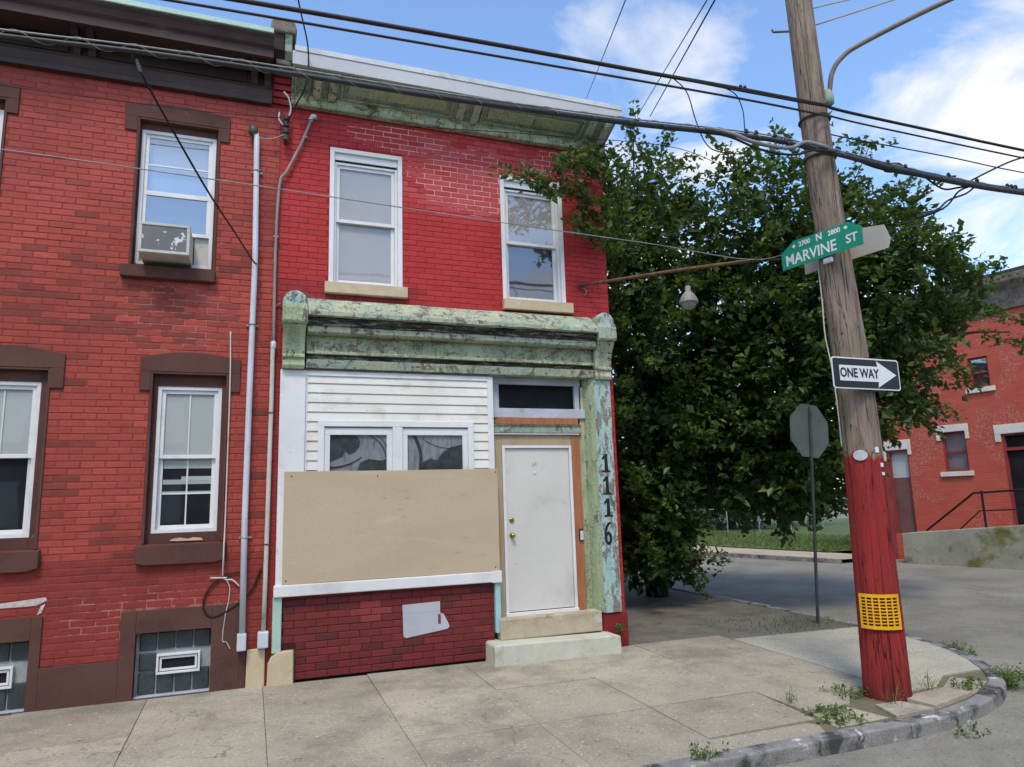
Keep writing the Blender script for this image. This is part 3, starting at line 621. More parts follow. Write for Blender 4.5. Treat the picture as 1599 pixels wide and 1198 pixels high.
# brown stucco base and surrounds
mb = MB()
for a, b in ((-7.6, -5.80), (-4.862, -4.18)): mb.box(a, b, -.016, .05, -.75, -.098)
for o_, a, b, zt in ((B1, -4.18, -3.05, .372), (B0, -5.80, -4.862, .387)):
    mb.box(a, o_[0], -.016, .05, -.75, zt); mb.box(o_[1], b, -.016, .05, -.75, zt); mb.box(o_[0], o_[1], -.016, .05, o_[3], zt); mb.box(o_[0], o_[1], -.016, .05, -.75, o_[2])
mb.box(-3.05, -2.99, -.016, .05, -.75, -.10)
mb.build('base_course', 'stucco', LH, .004)
FRAMES = {W1: (-4.275, -3.485, 4.075, 5.69), W00: (-6.385, -5.60, 4.075, 5.69), W2: (-3.968, -3.318, 1.135, 2.715), W0: (-5.70, -5.048, 1.145, 2.725)}
def arch_lintel(o_, ears, top, zl, rise, l, r):
    x0, x1 = o_[0]-l, o_[1]+r
    mb = MB(); n = 10
    arc = [(x0+(x1-x0)*i/n, top+rise*math.sin(math.pi*i/n)) for i in range(n, -1, -1)]
    mb.prism([(o_[0], o_[3]), (o_[1], o_[3])]+[(x1, o_[3])]+arc+[(x0, o_[3])], -.018, .03)
    mb.box(x0, o_[0], -.0175, .03, zl, o_[3]); mb.box(o_[1], x1, -.0175, .03, zl, o_[3])
    f_ = FRAMES[o_]
    mb.box(o_[0]+.022, f_[0]+.004, .065, .14, o_[2], o_[3]-.024); mb.box(f_[1]-.004, o_[1]-.022, .065, .14, o_[2], o_[3]-.024); mb.box(f_[0]+.004, f_[1]-.004, .065, .14, f_[3]-.004, o_[3]-.024); mb.box(f_[0]+.004, f_[1]-.004, .065, .14, o_[2], f_[2]+.004)
    # lining of the opening
    mb.box(o_[0]-.002, o_[0]+.022, -.012, .14, o_[2], o_[3]); mb.box(o_[1]-.022, o_[1]+.002, -.012, .14, o_[2], o_[3]); mb.box(o_[0]+.022, o_[1]-.022, -.012, .14, o_[3]-.024, o_[3]+.002)
    return mb.build('lintel', 'stucco', LH, .004)
for o_ in (W1, W00):
    arch_lintel(o_, True, 5.93, 5.62, .06, .127, .1)
    MB().box(o_[0]-.072, o_[1]+.008, -.085, .1, 3.888, 4.022).build('sill', 'stucco', LH, .008)
for o_ in (W2, W0):
    arch_lintel(o_, True, 3.01, 2.65, .075, .1, .12)
    MB().prism([(o_[0]-.05, .85), (o_[0]+.05, .82), (o_[1]-.06, .82), (o_[1]+.035, .85), (o_[1]+.035, 1.022), (o_[0]-.05, 1.022)], -.07, .12).build('sill', 'stucco', LH, .008)
def sash(parent, x0, x1, z0, z1, y, mid=None, up='blind', lo='dark', gu='glass', gl='glass', bars_u=0, bars_l=0, hbar_l=False, m='white', fr=.042, sw=.04, lower=True, name='window', dblind=.0):
    """double-hung window: frame and two sashes as one part, panes and blinds as sub-parts"""
    mid = mid or (z0+z1)/2; mb = MB()
    for a in ((x0, x0+fr, z0, z1), (x1-fr, x1, z0, z1), (x0+fr, x1-fr, z1-fr, z1), (x0+fr, x1-fr, z0, z0+fr)): mb.box(a[0], a[1], y, y+.10, a[2], a[3])
    ix0, ix1, iz0, iz1 = x0+fr, x1-fr, z0+fr, z1-fr
    def one(za, zb, yy, bars, hb):
        for a in ((ix0, ix0+sw, za, zb), (ix1-sw, ix1, za, zb), (ix0+sw, ix1-sw, zb-sw, zb), (ix0+sw, ix1-sw, za, za+sw)): mb.box(a[0], a[1], yy, yy+.03, a[2], a[3])
        for b in range(bars):
            xb = ix0+sw+(ix1-ix0-2*sw)*(b+1)/(bars+1); mb.box(xb-.008, xb+.008, yy+.012, yy+.02, za+sw, zb-sw)
        if hb: mb.box(ix0+sw, ix1-sw, yy+.011, yy+.0195, (za+zb)/2-.03, (za+zb)/2-.014)
    one(mid-.02, iz1, y+.022, bars_u, False)
    if lower: one(iz0, mid+.02, y+.058, bars_l, hbar_l)
    w_ = mb.build(name, m, parent, .003)
    MB().box(ix0+sw-.004, ix1-sw+.004, y+.0340, y+.0365, mid+.016, iz1-sw+.004).build('pane', gu, w_)
    if lower: MB().box(ix0+sw-.004, ix1-sw+.004, y+.0700, y+.0725, iz0+sw-.004, mid-.016).build('pane', gl, w_)
    MB().box(ix0, ix1, y+.045+dblind, y+.048+dblind, mid+.02, iz1).build('blind', up, w_)
    MB().box(ix0, ix1, y+.080+dblind, y+.084+dblind, iz0, mid+.02).build('blind' if lo.startswith('blind') else 'dark_room', lo, w_)
    return w_
wa = sash(LH, -4.275, -3.485, 4.075, 5.69, .075, 4.93, 'blind_blue', 'dark2', 'glass_hi', 'glass_hi', lower=False, dblind=.05)
wa['label'] = 'upstairs window with an air conditioner under the raised sash'
mb = MB(); mb.box(-4.233, -3.527, .098, .128, 4.925, 4.965); mb.box(-4.233, -3.527, .1, .13, 4.46, 4.50); mb.box(-4.233, -4.195, .1, .13, 4.50, 4.925); mb.box(-3.565, -3.527, .1, .13, 4.50, 4.925); mb.box(-4.195, -3.565, .104, .126, 5.27, 5.29)
mb.build('raised_sash', 'white', wa, .002)
MB().box(-4.198, -3.562, .112, .1145, 4.497, 4.928).build('pane', 'glass_hi', wa)
for a_, b_ in ((-3.68, -3.527), (-4.233, -4.195)): MB().box(a_, b_, .14, .15, 4.115, 4.46).build('side_panel', 'pipe_cream', wa)
sash(LH, -6.385, -5.60, 4.075, 5.69, .075, 4.88, 'blind_blue', 'dark2', 'glass_hi', 'glass_hi')
wb = sash(LH, -3.968, -3.318, 1.135, 2.715, .075, 1.945, 'blind_green', 'dark', 'glass', 'glass_dark', 1, 1, True)
mb = MB(); mb.box(-3.88, -3.40, .149, .152, 1.82, 1.93); mb.build('valance', 'blind_green', wb)
mb = MB(); mb.box(-3.88, -3.40, .149, .152, 1.65, 1.70); mb.box(-3.7, -3.40, .1465, .1488, 1.69, 1.735); mb.box(-3.88, -3.40, .1492, .1518, 1.555, 1.575); mb.build('inner_shelf', 'blind_green', wb)
sash(LH, -5.70, -5.048, 1.145, 2.725, .075, 1.96, 'blind_green', 'dark', 'glass', 'glass_dark', 1, 0)
# paint rubble left on the sill
MB().prism([(-3.78, 1.055), (-3.70, 1.05), (-3.45, 1.05), (-3.47, 1.075), (-3.55, 1.085), (-3.6, 1.07), (-3.68, 1.085), (-3.75, 1.075)], .05, .055).build('flaked_paint', 'tan_stone', LH)
# glass-block basement windows
def block_window(o_, vent):
    x0, x1, z0, z1 = o_; mb = MB(); mb.box(x0, x1, .105, .14, z0, z1)
    w_ = mb.build('basement_window', 'block_grout', LH)
    cw = .17; j = .014
    xe = x1; k = 0
    zr = [(z1-.012-.175, z1-.012), (z1-.03-.355, z1-.03-.185), (z0+.02, z1-.03-.368)]
    for r_, (a, b) in enumerate(zr):
        x = x1-.012
        while x > x0+.02:
            xa = max(x-cw+j, x0+.012)
            if not (vent and r_ == 1 and xa < vent[1] and x > vent[0]):
                if x-xa > .03: MB().box(xa, x, .085, .12, a, b).build('glass_block', 'glass_block', w_, .012, seg=3)
            x -= cw
    if vent:
        a, b, c, d = vent; mb = MB()
        mb.box(a, b, .055, .11, d-.022, d); mb.box(a, b, .055, .11, c, c+.022); mb.box(a, a+.022, .055, .11, c+.022, d-.022); mb.box(b-.022, b, .055, .11, c+.022, d-.022)
        mb.box(a+.03, b-.03, .07, .1, d-.052, d-.03); mb.box(a+.03, b-.03, .07, .1, c+.03, c+.052); mb.box(a+.03, a+.05, .07, .1, c+.052, d-.052); mb.box(b-.05, b-.03, .07, .1, c+.052, d-.052)
        v_ = mb.build('vent_frame', 'white', w_, .003)
        MB().box(a+.02, b-.02, .09, .1, c+.02, d-.02).build('vent_pane', 'dark', w_)
    MB().box(x0, x1, .02, .1, z0-.005, z0+.012).build('sill', 'grey_trim', w_, .003)
block_window(B1, (-3.845, -3.432, -.283, -.083))
block_window(B0, (-5.5, -5.09, -.27, -.07))
# dark brown cornice
def profile(name, poly, x0, x1, m, parent, bevel=.004, rough=0.0):
    """moulding of one section run along the facade; rough wears its arrises unevenly"""
    if not rough: return MB().prism(poly, x0, x1, 'yz').build(name, m, parent, bevel)
    n = int((x1-x0)/.03); k = len(poly); vs = []; fs = []; sd_ = random.uniform(0, 90)
    for i in range(n+1):
        x = x0+(x1-x0)*i/n; sag = .6*rough*mnoise.noise(Vector((x*1.3, sd_, 0)))
        for j, (y, z) in enumerate(poly):
            e = mnoise.noise(Vector((x*7+j*3.1, sd_, j*1.7)))+.7*mnoise.noise(Vector((x*23+j*5.3, sd_, j)))
            q = rough*e if y < -.03 else 0
            vs.append((x, y+abs(q)*.8*(1 if y < -.03 else 0), z+q*.6+sag))
    for i in range(n):
        for j in range(k): fs.append((i*k+j, i*k+(j+1) % k, (i+1)*k+(j+1) % k, (i+1)*k+j))
    fs += [tuple(range(k)), tuple(n*k+j for j in range(k-1, -1, -1))]
    return MB().add(vs, fs).build(name, m, parent)
XL, XR = -7.6, -2.885
profile('architrave', [(-.02, 6.17), (-.075, 6.17), (-.075, 6.235), (-.06, 6.245), (-.06, 6.35), (-.09, 6.375), (-.02, 6.375)], XL, XR, 'brown_wood', LH)
profile('frieze', [(-.01, 6.37), (-.035, 6.37), (-.035, 6.62), (-.01, 6.62)], XL, XR, 'brown_dark', LH)
cl = profile('crown_moulding', [(0, 6.62), (-.36, 6.60), (-.36, 6.565), (-.40, 6.565), (-.40, 6.66), (-.44, 6.69), (-.47, 6.75), (-.50, 6.78), (-.50, 6.80), (0, 6.80)], XL, XR, 'brown_wood', LH)
MB().box(XL, XR-.01, -.525, .2, 6.802, 6.862).build('roof_edge', 'mint_plain', LH, .004)
def bracket_l(x, wd=.075):
    return MB().prism([(-.03, 6.38), (-.09, 6.38), (-.10, 6.45), (-.16, 6.50), (-.25, 6.53), (-.32, 6.60), (-.03, 6.60)], x, x+wd, 'yz').build('bracket', 'brown_dark', LH, .004)
for x in (-4.98, -4.83, -3.13, -2.98, -6.8, -6.65): bracket_l(x)
for a, b in ((-6.55, -5.03), (-4.72, -3.18)):
    mb = MB(); mb.box(a, b, -.052, -.03, 6.55, 6.575); mb.box(a, b, -.052, -.03, 6.41, 6.435); mb.box(a, a+.03, -.0515, -.03, 6.435, 6.55); mb.box(b-.03, b, -.0515, -.03, 6.435, 6.55); mb.build('frieze_panel', 'brown_dark', LH, .004)
# faded white stroke painted on the brick
g_ = MB(); g_.prism([(-5.30, .485), (-4.93, .49), (-4.835, .535), (-4.85, .565), (-5.30, .525)], -.0045, -.003); g_.prism([(-4.885, .485), (-4.85, .50), (-4.875, .42), (-4.915, .40)], -.0050, -.003)
g_.build('painted_stroke', 'graffiti', LH)
# rainwater pipe and loose cables on the left house
dp = MB().tube([(-3.065, -.06, 5.80), (-3.045, -.075, 5.70), (-3.02, -.075, 4.2), (-3.033, -.075, 2.7), (-3.04, -.075, 1.3), (-3.028, -.075, .02)], .032, 14).build('service_pipe', 'pipe_white', LH, smooth=True)
MB().lathe([(.05, 0), (.055, .03), (.05, .08), (.028, .11), (.01, .115)], (-3.085, -.075, 5.74), 16).build('pipe_head', 'insulator', dp, smooth=True)
MB().box(-3.078, -2.985, -.125, -.03, -.10, .075).build('pipe_shoe', 'pipe_white', dp, .012)
for z in (5.28, 3.42, 1.06):
    mb = MB(); mb.box(-3.095, -2.965, -.03, -.012, z-.012, z+.012); mb.tube([(-3.03+math.cos(a)*.0365, -.075+math.sin(a)*.0365, z) for a in [i*math.pi/8 for i in range(17)]], .006, 5); mb.build('pipe_clamp', 'wire_grey', dp)
MB().tube([(-3.255, -.012, 3.34), (-3.242, -.03, 2.95), (-3.238, -.03, 2.45), (-3.236, -.028, 1.34), (-3.238, -.085, 1.0), (-3.238, -.085, .85), (-3.24, -.012, .665), (-3.21, -.02, .63), (-3.14, -.025, .62), (-3.07, -.03, .55)], .008, 6, 5).build('white_cable', 'pipe_cream', LH, smooth=True)
MB().tube([(-3.24, -.012, .66), (-3.17, -.02, .56), (-3.175, -.02, .40), (-3.20, -.02, .27), (-3.22, -.02, .02), (-3.18, -.03, -.01), (-3.14, -.03, -.08)], .005, 5, 5).build('loose_cable', 'pipe_cream', LH, smooth=True)
MB().tube([(-3.36, -.025, .655), (-3.2, -.025, .648)], .009, 6).build('cable_stub', 'pipe_cream', LH)
MB().tube([(-3.02, -.02, .70), (-3.2, -.02, .68), (-3.36, -.02, .56), (-3.42, -.02, .40), (-3.38, -.02, .28), (-3.28, -.02, .265), (-3.1, -.02, .36), (-2.95, -.02, .5), (-2.86, -.02, .72)], .009, 6, 6).build('black_cable_loop', 'wire_black', LH, smooth=True)

# air conditioner
AC = empty('air_conditioner', (-3.94, -.15, 4.07)); tag(AC, 'boxy cream window air conditioner with flaked grey grille', 'air conditioner')
mb = MB(); x0, x1, y0, y1, z0, z1 = -4.185, -3.69, -.34, .14, 4.085, 4.42; f_ = .03
mb.box(x0, x1, y0+.02, y1, z0, z1); mb.build('case', 'ac_body', AC, .008)
mb = MB(); mb.box(x0, x1, y0, y0+.018, z1-f_, z1); mb.box(x0, x1, y0, y0+.018, z0, z0+f_); mb.box(x0, x0+f_, y0, y0+.018, z0+f_, z1-f_); mb.box(x1-f_, x1, y0, y0+.018, z0+f_, z1-f_); mb.build('front_frame', 'ac_body', AC, .004)
MB().box(x0+f_, x1-f_, y0+.008, y0+.018, z0+f_, z1-f_).build('grille', 'ac_grille', AC)

# ------------------------------------------------------------------ boarded corner store house
RH = empty('corner_store_house', (-.6, 0, -.5)); tag(RH, 'bright red painted corner house with boarded green storefront and white door', 'house')
PR_A, PR_B = lin(178, 54, 52), lin(170, 49, 48)
def right_col(x, z):
    c = mixt(PR_A, PR_B, random.random())
    q = 1-((x+.3)/1.35)**2-((z-5.6)/.65)**2
    if q > 0 and random.random() < .9: c = mixt(c, mixt(lin(188, 80, 78), lin(178, 62, 62), random.random()), min(1, q*3))
    if z < 4.0 and x < -1: c = mixt(c, lin(130, 44, 44), .5)
    return jitter(c, .05)
W3, W4 = (-2.19, -1.295, 4.01, 5.755), (.03, .93, 3.965, 5.695)
HR = [W3, W4, (-2.235, -1.243, 3.87, 4.01), (.02, 1.007, 3.82, 3.97)]
STORE = (-2.64, 1.30, -.75, 3.50)
wr = wall_sheet('wall', -2.715, 1.58, -.75, 6.55, [W3, W4, STORE], .0035, .16, 'mortar_paint', RH)
brick_field((-2.773, 1.578, -.12, 6.2), HR+[(-2.712, 1.525, -.75, 3.62)], .221, .0712, right_col, 'brick_paint', wr, z0=-.12, joint=.007, jit=.0011)
MB().box(-2.715, 1.57, .45, 11, -.75, 6.6).build('back_shell', 'red_plain', RH)
MB().box(1.545, 1.579, .013, .45, -.75, 6.6).build('side_wall', 'red_plain', RH)
MB().box(-2.715, 1.7, -.2, 11, 6.68, 6.70).build('roof', 'roof', RH)
MB().box(1.245, 1.600, -.03, .2, -.75, -.078).build('pier_base', 'red_plain', RH, .02)
def capped_window(o_, mid, up, lo, gu, gl, sill):
    x0, x1, z0, z1 = o_; mb = MB(); t_ = .055
    # metal-capped brickmould: face and slanted return
    mb.prism([(x0, z0), (x0+t_, z0), (x0+t_, z1-t_), (x0, z1)], -.012, .05); mb.prism([(x1-t_, z0), (x1, z0), (x1, z1), (x1-t_, z1-t_)], -.012, .05); mb.prism([(x0, z1), (x0+t_, z1-t_), (x1-t_, z1-t_), (x1, z1)], -.012, .05)
    mb.box(x0+t_, x1-t_, .02, .09, z1-.145, z1-t_); MB().box(x0+t_+.02, x1-t_-.02, .028, .05, z1-.166, z1-.146).build('head_gap', 'black_gap', RH)
    w_ = sash(RH, x0+t_, x1-t_, z0, z1-.167, .035, mid, up, lo, gu, gl, fr=.03, sw=.042)
    mb.build('window_casing', 'white', w_, .003)
    MB().box(*sill).build('sill', 'tan_stone', w_, .006)
    return w_
capped_window(W3, 4.83, 'blind', 'blind', 'glass', 'glass', (-2.235, -1.243, -.075, .06, 3.87, 4.005))
capped_window(W4, 4.78, 'blind', 'dark2', 'glass_mid', 'glass_mid', (.02, 1.007, -.075, .06, 3.825, 3.962))
# roof cornice: crumbling board, panelled frieze, brackets, fascia
XA, XB = -2.665, 1.60
profile('cornice_board', [(-.01, 6.205), (-.10, 6.205), (-.11, 6.215), (-.105, 6.30), (-.13, 6.325), (-.01, 6.335)], XA, XB, 'green_board', RH, rough=.007)
A_, B_ = Vector((-.118, 6.332)), Vector((-.462, 6.472)); D_ = (B_-A_).normalized(); N_ = Vector((-D_.y, D_.x))
if N_.y > 0: N_ = -N_
def fz(t, h): p = A_+(B_-A_)*t+N_*h; return (p.x, p.y)        # along the sloping frieze, proud of it by h
profile('frieze', [(-.01, 6.33), fz(0, 0), fz(1, 0), (-.46, 6.56), (-.01, 6.56)], XA, XB, 'green_dark', RH)
profile('fascia', [(-.455, 6.475), (-.50, 6.475), (-.505, 6.64), (-.455, 6.64)], -2.68, 1.675, 'fascia', RH, .003)
profile('drip_edge', [(-.4, 6.642), (-.515, 6.642), (-.52, 6.705), (-.4, 6.715)], -2.655, 1.675, 'white_dirty', RH, .003)
def bracket_r(x, wd=.09):
    return MB().prism([fz(.0, -.02), fz(.0, .04), fz(.1, .055), fz(.85, .05), fz(.95, .035), fz(.97, -.02)], x, x+wd, 'yz').build('bracket', 'green_peel', RH, .006)
for x in (-2.42, -2.24, -.62, -.42, 1.22, 1.44): bracket_r(x)
def fpanel(a, b):
    mb = MB(); f_ = .028
    for t0, t1, c, d in ((.04, .14, a, b), (.84, .94, a, b), (.14, .84, a, a+f_), (.14, .84, b-f_, b)): mb.prism([fz(t0, -.01), fz(t0, .022), fz(t1, .022), fz(t1, -.01)], c, d, 'yz')
    mb.build('frieze_panel', 'green_dark', RH, .004)
    MB().prism([fz(.26, -.01), fz(.30, .02), fz(.70, .02), fz(.74, -.01)], a+.09, b-.09, 'yz').build('raised_panel', 'ygreen_peel', RH, .004)
fpanel(-2.10, -.68); fpanel(-.30, 1.17); fpanel(-2.64, -2.45)
# party wall parapet between the two cornices
pw = MB().box(-2.885, -2.665, -.005, .6, 6.18, 6.99).build('party_wall', 'red_plain', RH)
for i, z in enumerate((6.20, 6.285, 6.37, 6.455, 6.54)): MB().box(-2.883+.004*i, -2.668, -.035-.012*i, .03, z+.008, z+.08).build('corbel_brick', 'red_plain', pw, .005)
MB().box(-2.86, -2.68, -.20, .1, 6.63, 6.70).build('corbel_stone', 'cap_stone', RH, .015)
MB().prism([(-.18, 6.70), (-.26, 6.78), (-.24, 6.88), (-.28, 7.0), (.2, 7.0), (.2, 6.70)], -2.76, -2.675, 'yz').build('parapet_end', 'green_dark', RH, .01)
MB().prism([(-.17, 6.70), (-.24, 6.80), (-.26, 7.0), (.2, 7.0), (.2, 6.70)], -2.885, -2.765, 'yz').build('parapet_end', 'brown_dark', RH, .01)
MB().prism([(-2.935, 7.0), (-2.64, 7.0), (-2.625, 7.06), (-2.65, 7.15), (-2.72, 7.185), (-2.87, 7.185), (-2.92, 7.13)], -.30, .8).build('coping_stone', 'cap_stone', RH, .02)

# storefront
MB().box(-2.62, 1.24, .25, .30, -.75, 3.6).build('inner_wall', 'dark', RH)
# entablature
sx0, sx1 = -2.43, 1.255
profile('cornice_cap', [(.0, 3.80), (-.06, 3.775), (-.27, 3.60), (-.285, 3.575), (-.285, 3.53), (-.25, 3.52), (0, 3.52)], sx0, sx1, 'green_peel', RH, rough=0.012)
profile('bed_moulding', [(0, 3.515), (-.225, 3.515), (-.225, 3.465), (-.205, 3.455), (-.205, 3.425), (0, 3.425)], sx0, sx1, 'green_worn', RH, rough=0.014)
profile('bed_fillet', [(0, 3.422), (-.19, 3.422), (-.185, 3.36), (-.165, 3.345), (0, 3.34)], sx0, sx1, 'green_peel', RH, rough=0.008)
profile('store_frieze', [(0, 3.337), (-.05, 3.337), (-.055, 3.16), (-.10, 3.14), (-.10, 3.115), (0, 3.112)], sx0, sx1, 'green_board', RH, rough=0.004)
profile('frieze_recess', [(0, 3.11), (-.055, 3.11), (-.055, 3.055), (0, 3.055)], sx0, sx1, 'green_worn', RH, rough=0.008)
profile('store_architrave', [(0, 3.052), (-.085, 3.052), (-.075, 3.01), (-.06, 2.955), (.24, 2.95), (.24, 3.052)], sx0, sx1, 'green_peel', RH, rough=0.006)
def console(x0, x1, m1, m2):
    xm = (x0+x1)/2; n = 10
    cap = [(x1, 3.60), (x1, 3.66)]+[(xm+(x1-xm)*math.cos(math.pi*i/n), 3.68+.14*math.sin(math.pi*i/n)) for i in range(1, n)]+[(x0, 3.66), (x0, 3.60)]
    b_ = MB().prism([(.02, 2.93), (-.10, 2.93), (-.115, 2.97), (-.10, 3.0), (-.095, 3.05), (-.12, 3.06), (-.12, 3.085), (-.10, 3.10), (-.115, 3.20), (-.15, 3.30), (-.21, 3.38), (-.235, 3.42), (.02, 3.42)], x0+.015, x1-.015, 'yz').build('console', m1, RH, .006)
    MB().prism([(.02, 3.422), (-.265, 3.422), (-.285, 3.45), (-.28, 3.60), (-.25, 3.66), (.02, 3.66)], x0, x1, 'yz').build('console_block', m1, b_, .012)
    MB().prism(cap, -.24, .02).build('console_cap', m2, b_, .03, seg=3)
console(-2.71, -2.435, 'ygreen_peel', 'aqua_peel')
console(1.258, 1.525, 'green_peel', 'aqua_peel')
# white boxed pilaster at the left, trim board below the boarding
MB().box(-2.71, -2.43, -.045, .05, .52, 2.925).build('white_pilaster', 'white', RH, .006)
MB().box(-2.725, -.128, -.085, .03, .41, .535).build('trim_board', 'white', RH, .012, seg=3)
MB().box(-.245, -.12, -.092, -.02, .405, .54).build('trim_cap', 'white', RH, .004)
MB().box(-2.73, -2.635, -.05, .05, -.17, .41).build('corner_trim', 'mint_plain', RH, .010, seg=3)
MB().box(-.195, -.128, -.055, .10, -.18, .408).build('end_trim', 'aqua_plain', RH, .006)
# brick bulkhead under the shop window
def panel_col(x, z):
    c = mixt(lin(124, 50, 48), lin(110, 44, 44), random.random())
    if z < -.25: c = mixt(c, lin(110, 28, 50), .25)
    if random.random() < .12: c = mixt(c, lin(84, 44, 40), .7)
    if (x+1.65)**2/.04+(z-.2)**2/.01 < 1: c = mixt(c, lin(150, 66, 64), .6)
    return jitter(c, .06)
bk = MB(); bk.box(-2.485, -.195, .006, .06, -.47, .43); bk.box(-2.64, -2.485, .006, .06, -.15, .43)
bk = bk.build('bulkhead', 'mortar_panel', RH)
brick_field((-2.64, -.197, -.47, .425), [(-2.64, -2.485, -.6, -.152)], .238, .0765, panel_col, 'brick_panel', bk, z0=-.47, joint=.006, jit=.0008)
MB().box(-2.49, -.2, .03, .2, -.75, -.465).build('base_gap', 'black_gap', RH)
MB().box(-2.52, -2.488, -.01, .2, -.5, -.15).build('bulkhead_end', 'cap_stone', RH, .005)
MB().prism([(-2.775, -.75), (-2.50, -.75), (-2.505, -.152), (-2.66, -.155), (-2.735, -.20), (-2.765, -.27)], -.06, .15).build('corner_stone', 'tan_stone', RH, .012)
MB().prism([(-2.988, -.75), (-2.79, -.75), (-2.795, -.11), (-2.975, -.105)], -.03, .12).build('corner_stone', 'tan_stone', RH, .012)
MB().prism([(-1.313, .222), (-1.30, -.125), (-1.27, -.146), (-.78, -.085), (-.755, -.06), (-.78, .0), (-.83, .09), (-.868, .10), (-.868, .232)], -.010, -.004).build('patch_sheet', 'grey_patch', RH, .002)
MB().box(-.895, -.862, -.0125, -.0102, -.02, .09).build('patch_slot', 'far_door', RH)
MB().box(-1.31, -.87, -.0118, -.0102, .128, .132).build('patch_seam', 'grey_trim', RH)
# siding boards
sp = MB().box(-2.43, -.155, .02, .03, .5, 2.95).build('siding_backing', 'siding', RH)
z = 1.66; hh = .112
TW = (-2.285, -.42, .8, 2.348)
while z < 2.84:
    for a, b in cut(-2.43, -.225, [(TW[0], TW[1])] if z+.05 < TW[3] else []):
        MB().prism([(.018, z), (-.012, z), (-.016, z+.006), (-.002, z+hh-.002), (.018, z+hh-.002)], a, b, 'yz').build('siding_board', 'siding', sp)
    z += hh
mb = MB(); mb.box(-2.43, -.225, -.022, .02, 2.868, 2.925); mb.box(-.225, -.15, -.022, .22, 1.5, 2.925); mb.box(-2.43, -2.405, -.018, .02, 1.5, 2.868); mb.build('siding_trim', 'white', RH, .004)
# twin shop window above the boarding
mb = MB(); t_ = .072
mb.box(TW[0], TW[1], -.035, .02, TW[3]-t_, TW[3]); mb.box(TW[0], TW[0]+t_, -.034, .02, .8, TW[3]-t_); mb.box(TW[1]-t_, TW[1], -.034, .02, .8, TW[3]-t_); mb.box(-1.425, -1.308, -.033, .02, .8, TW[3]-t_)
tw = mb.build('twin_window', 'white', RH, .004)
for a, b in ((-2.213, -1.425), (-1.308, -.492)):
    mb = MB(); s_ = .066
    mb.box(a, b, -.012, .015, 2.18, 2.262); mb.box(a, a+s_, -.0115, .015, .8, 2.18); mb.box(b-s_, b, -.0115, .015, .8, 2.18); mb.build('window_sash', 'white', tw, .004)
    MB().box(a+s_-.004, b-s_+.004, .004, .007, .8, 2.184).build('pane', 'glass_dark', tw); MB().box(a+.02, b-.02, .0175, .0190, .8, 2.2).build('curtain', 'curtain_grey', tw)  # grey sheet behind the pane stands for its reflection
def reflection_shape(poly): MB().prism(poly, .0135, .0165).build('dark_drape', 'curtain_dark', tw)  # dark flat shapes imitating reflections in the shop window
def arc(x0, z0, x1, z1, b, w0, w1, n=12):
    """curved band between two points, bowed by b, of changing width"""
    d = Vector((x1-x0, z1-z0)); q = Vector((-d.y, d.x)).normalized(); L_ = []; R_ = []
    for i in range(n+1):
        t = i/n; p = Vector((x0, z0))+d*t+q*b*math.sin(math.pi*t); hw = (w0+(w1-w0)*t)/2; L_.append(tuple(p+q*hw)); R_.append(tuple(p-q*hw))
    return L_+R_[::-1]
reflection_shape([(-2.16, 2.185), (-1.86, 2.185), (-1.80, 2.11), (-1.81, 2.04), (-1.86, 1.98), (-1.93, 1.95), (-1.97, 1.99), (-2.0, 1.93), (-2.07, 1.90), (-2.16, 1.86)])
reflection_shape(arc(-2.14, 1.80, -1.78, 1.92, -.03, .03, .015)); reflection_shape(arc(-1.70, 2.18, -1.49, 1.90, .05, .02, .012)); reflection_shape(arc(-1.62, 2.18, -1.49, 2.02, .03, .012, .012)); reflection_shape([(-1.83, 1.76), (-1.80, 1.86), (-1.70, 1.90), (-1.55, 1.88), (-1.49, 1.90), (-1.49, 1.76)])
reflection_shape(arc(-1.16, 2.185, -1.09, 1.74, .045, .045, .04)); reflection_shape([(-1.08, 1.76), (-1.05, 1.86), (-.96, 1.90), (-.88, 1.88), (-.80, 1.98), (-.70, 2.04), (-.56, 2.07), (-.56, 1.76)]); reflection_shape(arc(-1.06, 2.14, -.70, 2.02, -.03, .008, .008))
wb_ = MB().prism([(-2.64, .537), (-1.6, .541), (-.6, .536), (-.133, .538), (-.131, 1.2), (-.134, 1.764), (-1.4, 1.760), (-2.642, 1.762)], -.062, -.046).build('window_boarding', 'plywood', RH, .003)
for x in (-2.59, -1.62, -.18):
    for z in (.585, 1.715):
        if (x, z) in ((-1.62, .585), (-.66, 1.145)): continue
        xx, zz = x+random.uniform(-.03, .03), z+random.uniform(-.02, .02); n = 8
        MB().add([(xx+.0075*math.cos(6.2832*k/n), -.0632, zz+.0075*math.sin(6.2832*k/n)) for k in range(n)]+[(xx+.010*math.cos(6.2832*k/n), -.0618, zz+.010*math.sin(6.2832*k/n)) for k in range(n)], [tuple(range(n))]+[(k, (k+1) % n, n+(k+1) % n, n+k) for k in range(n)]).build('screw', 'steel_dark', wb_)
for x, z, w_, h_ in ((-1.55, 1.435, .05, .008), (-1.28, 1.43, .055, .012), (-1.37, 1.30, .05, .007), (-.9, .95, .03, .006)): MB().box(x, x+w_, -.0628, -.0619, z, z+h_).build('scuff', 'plywood2', wb_)
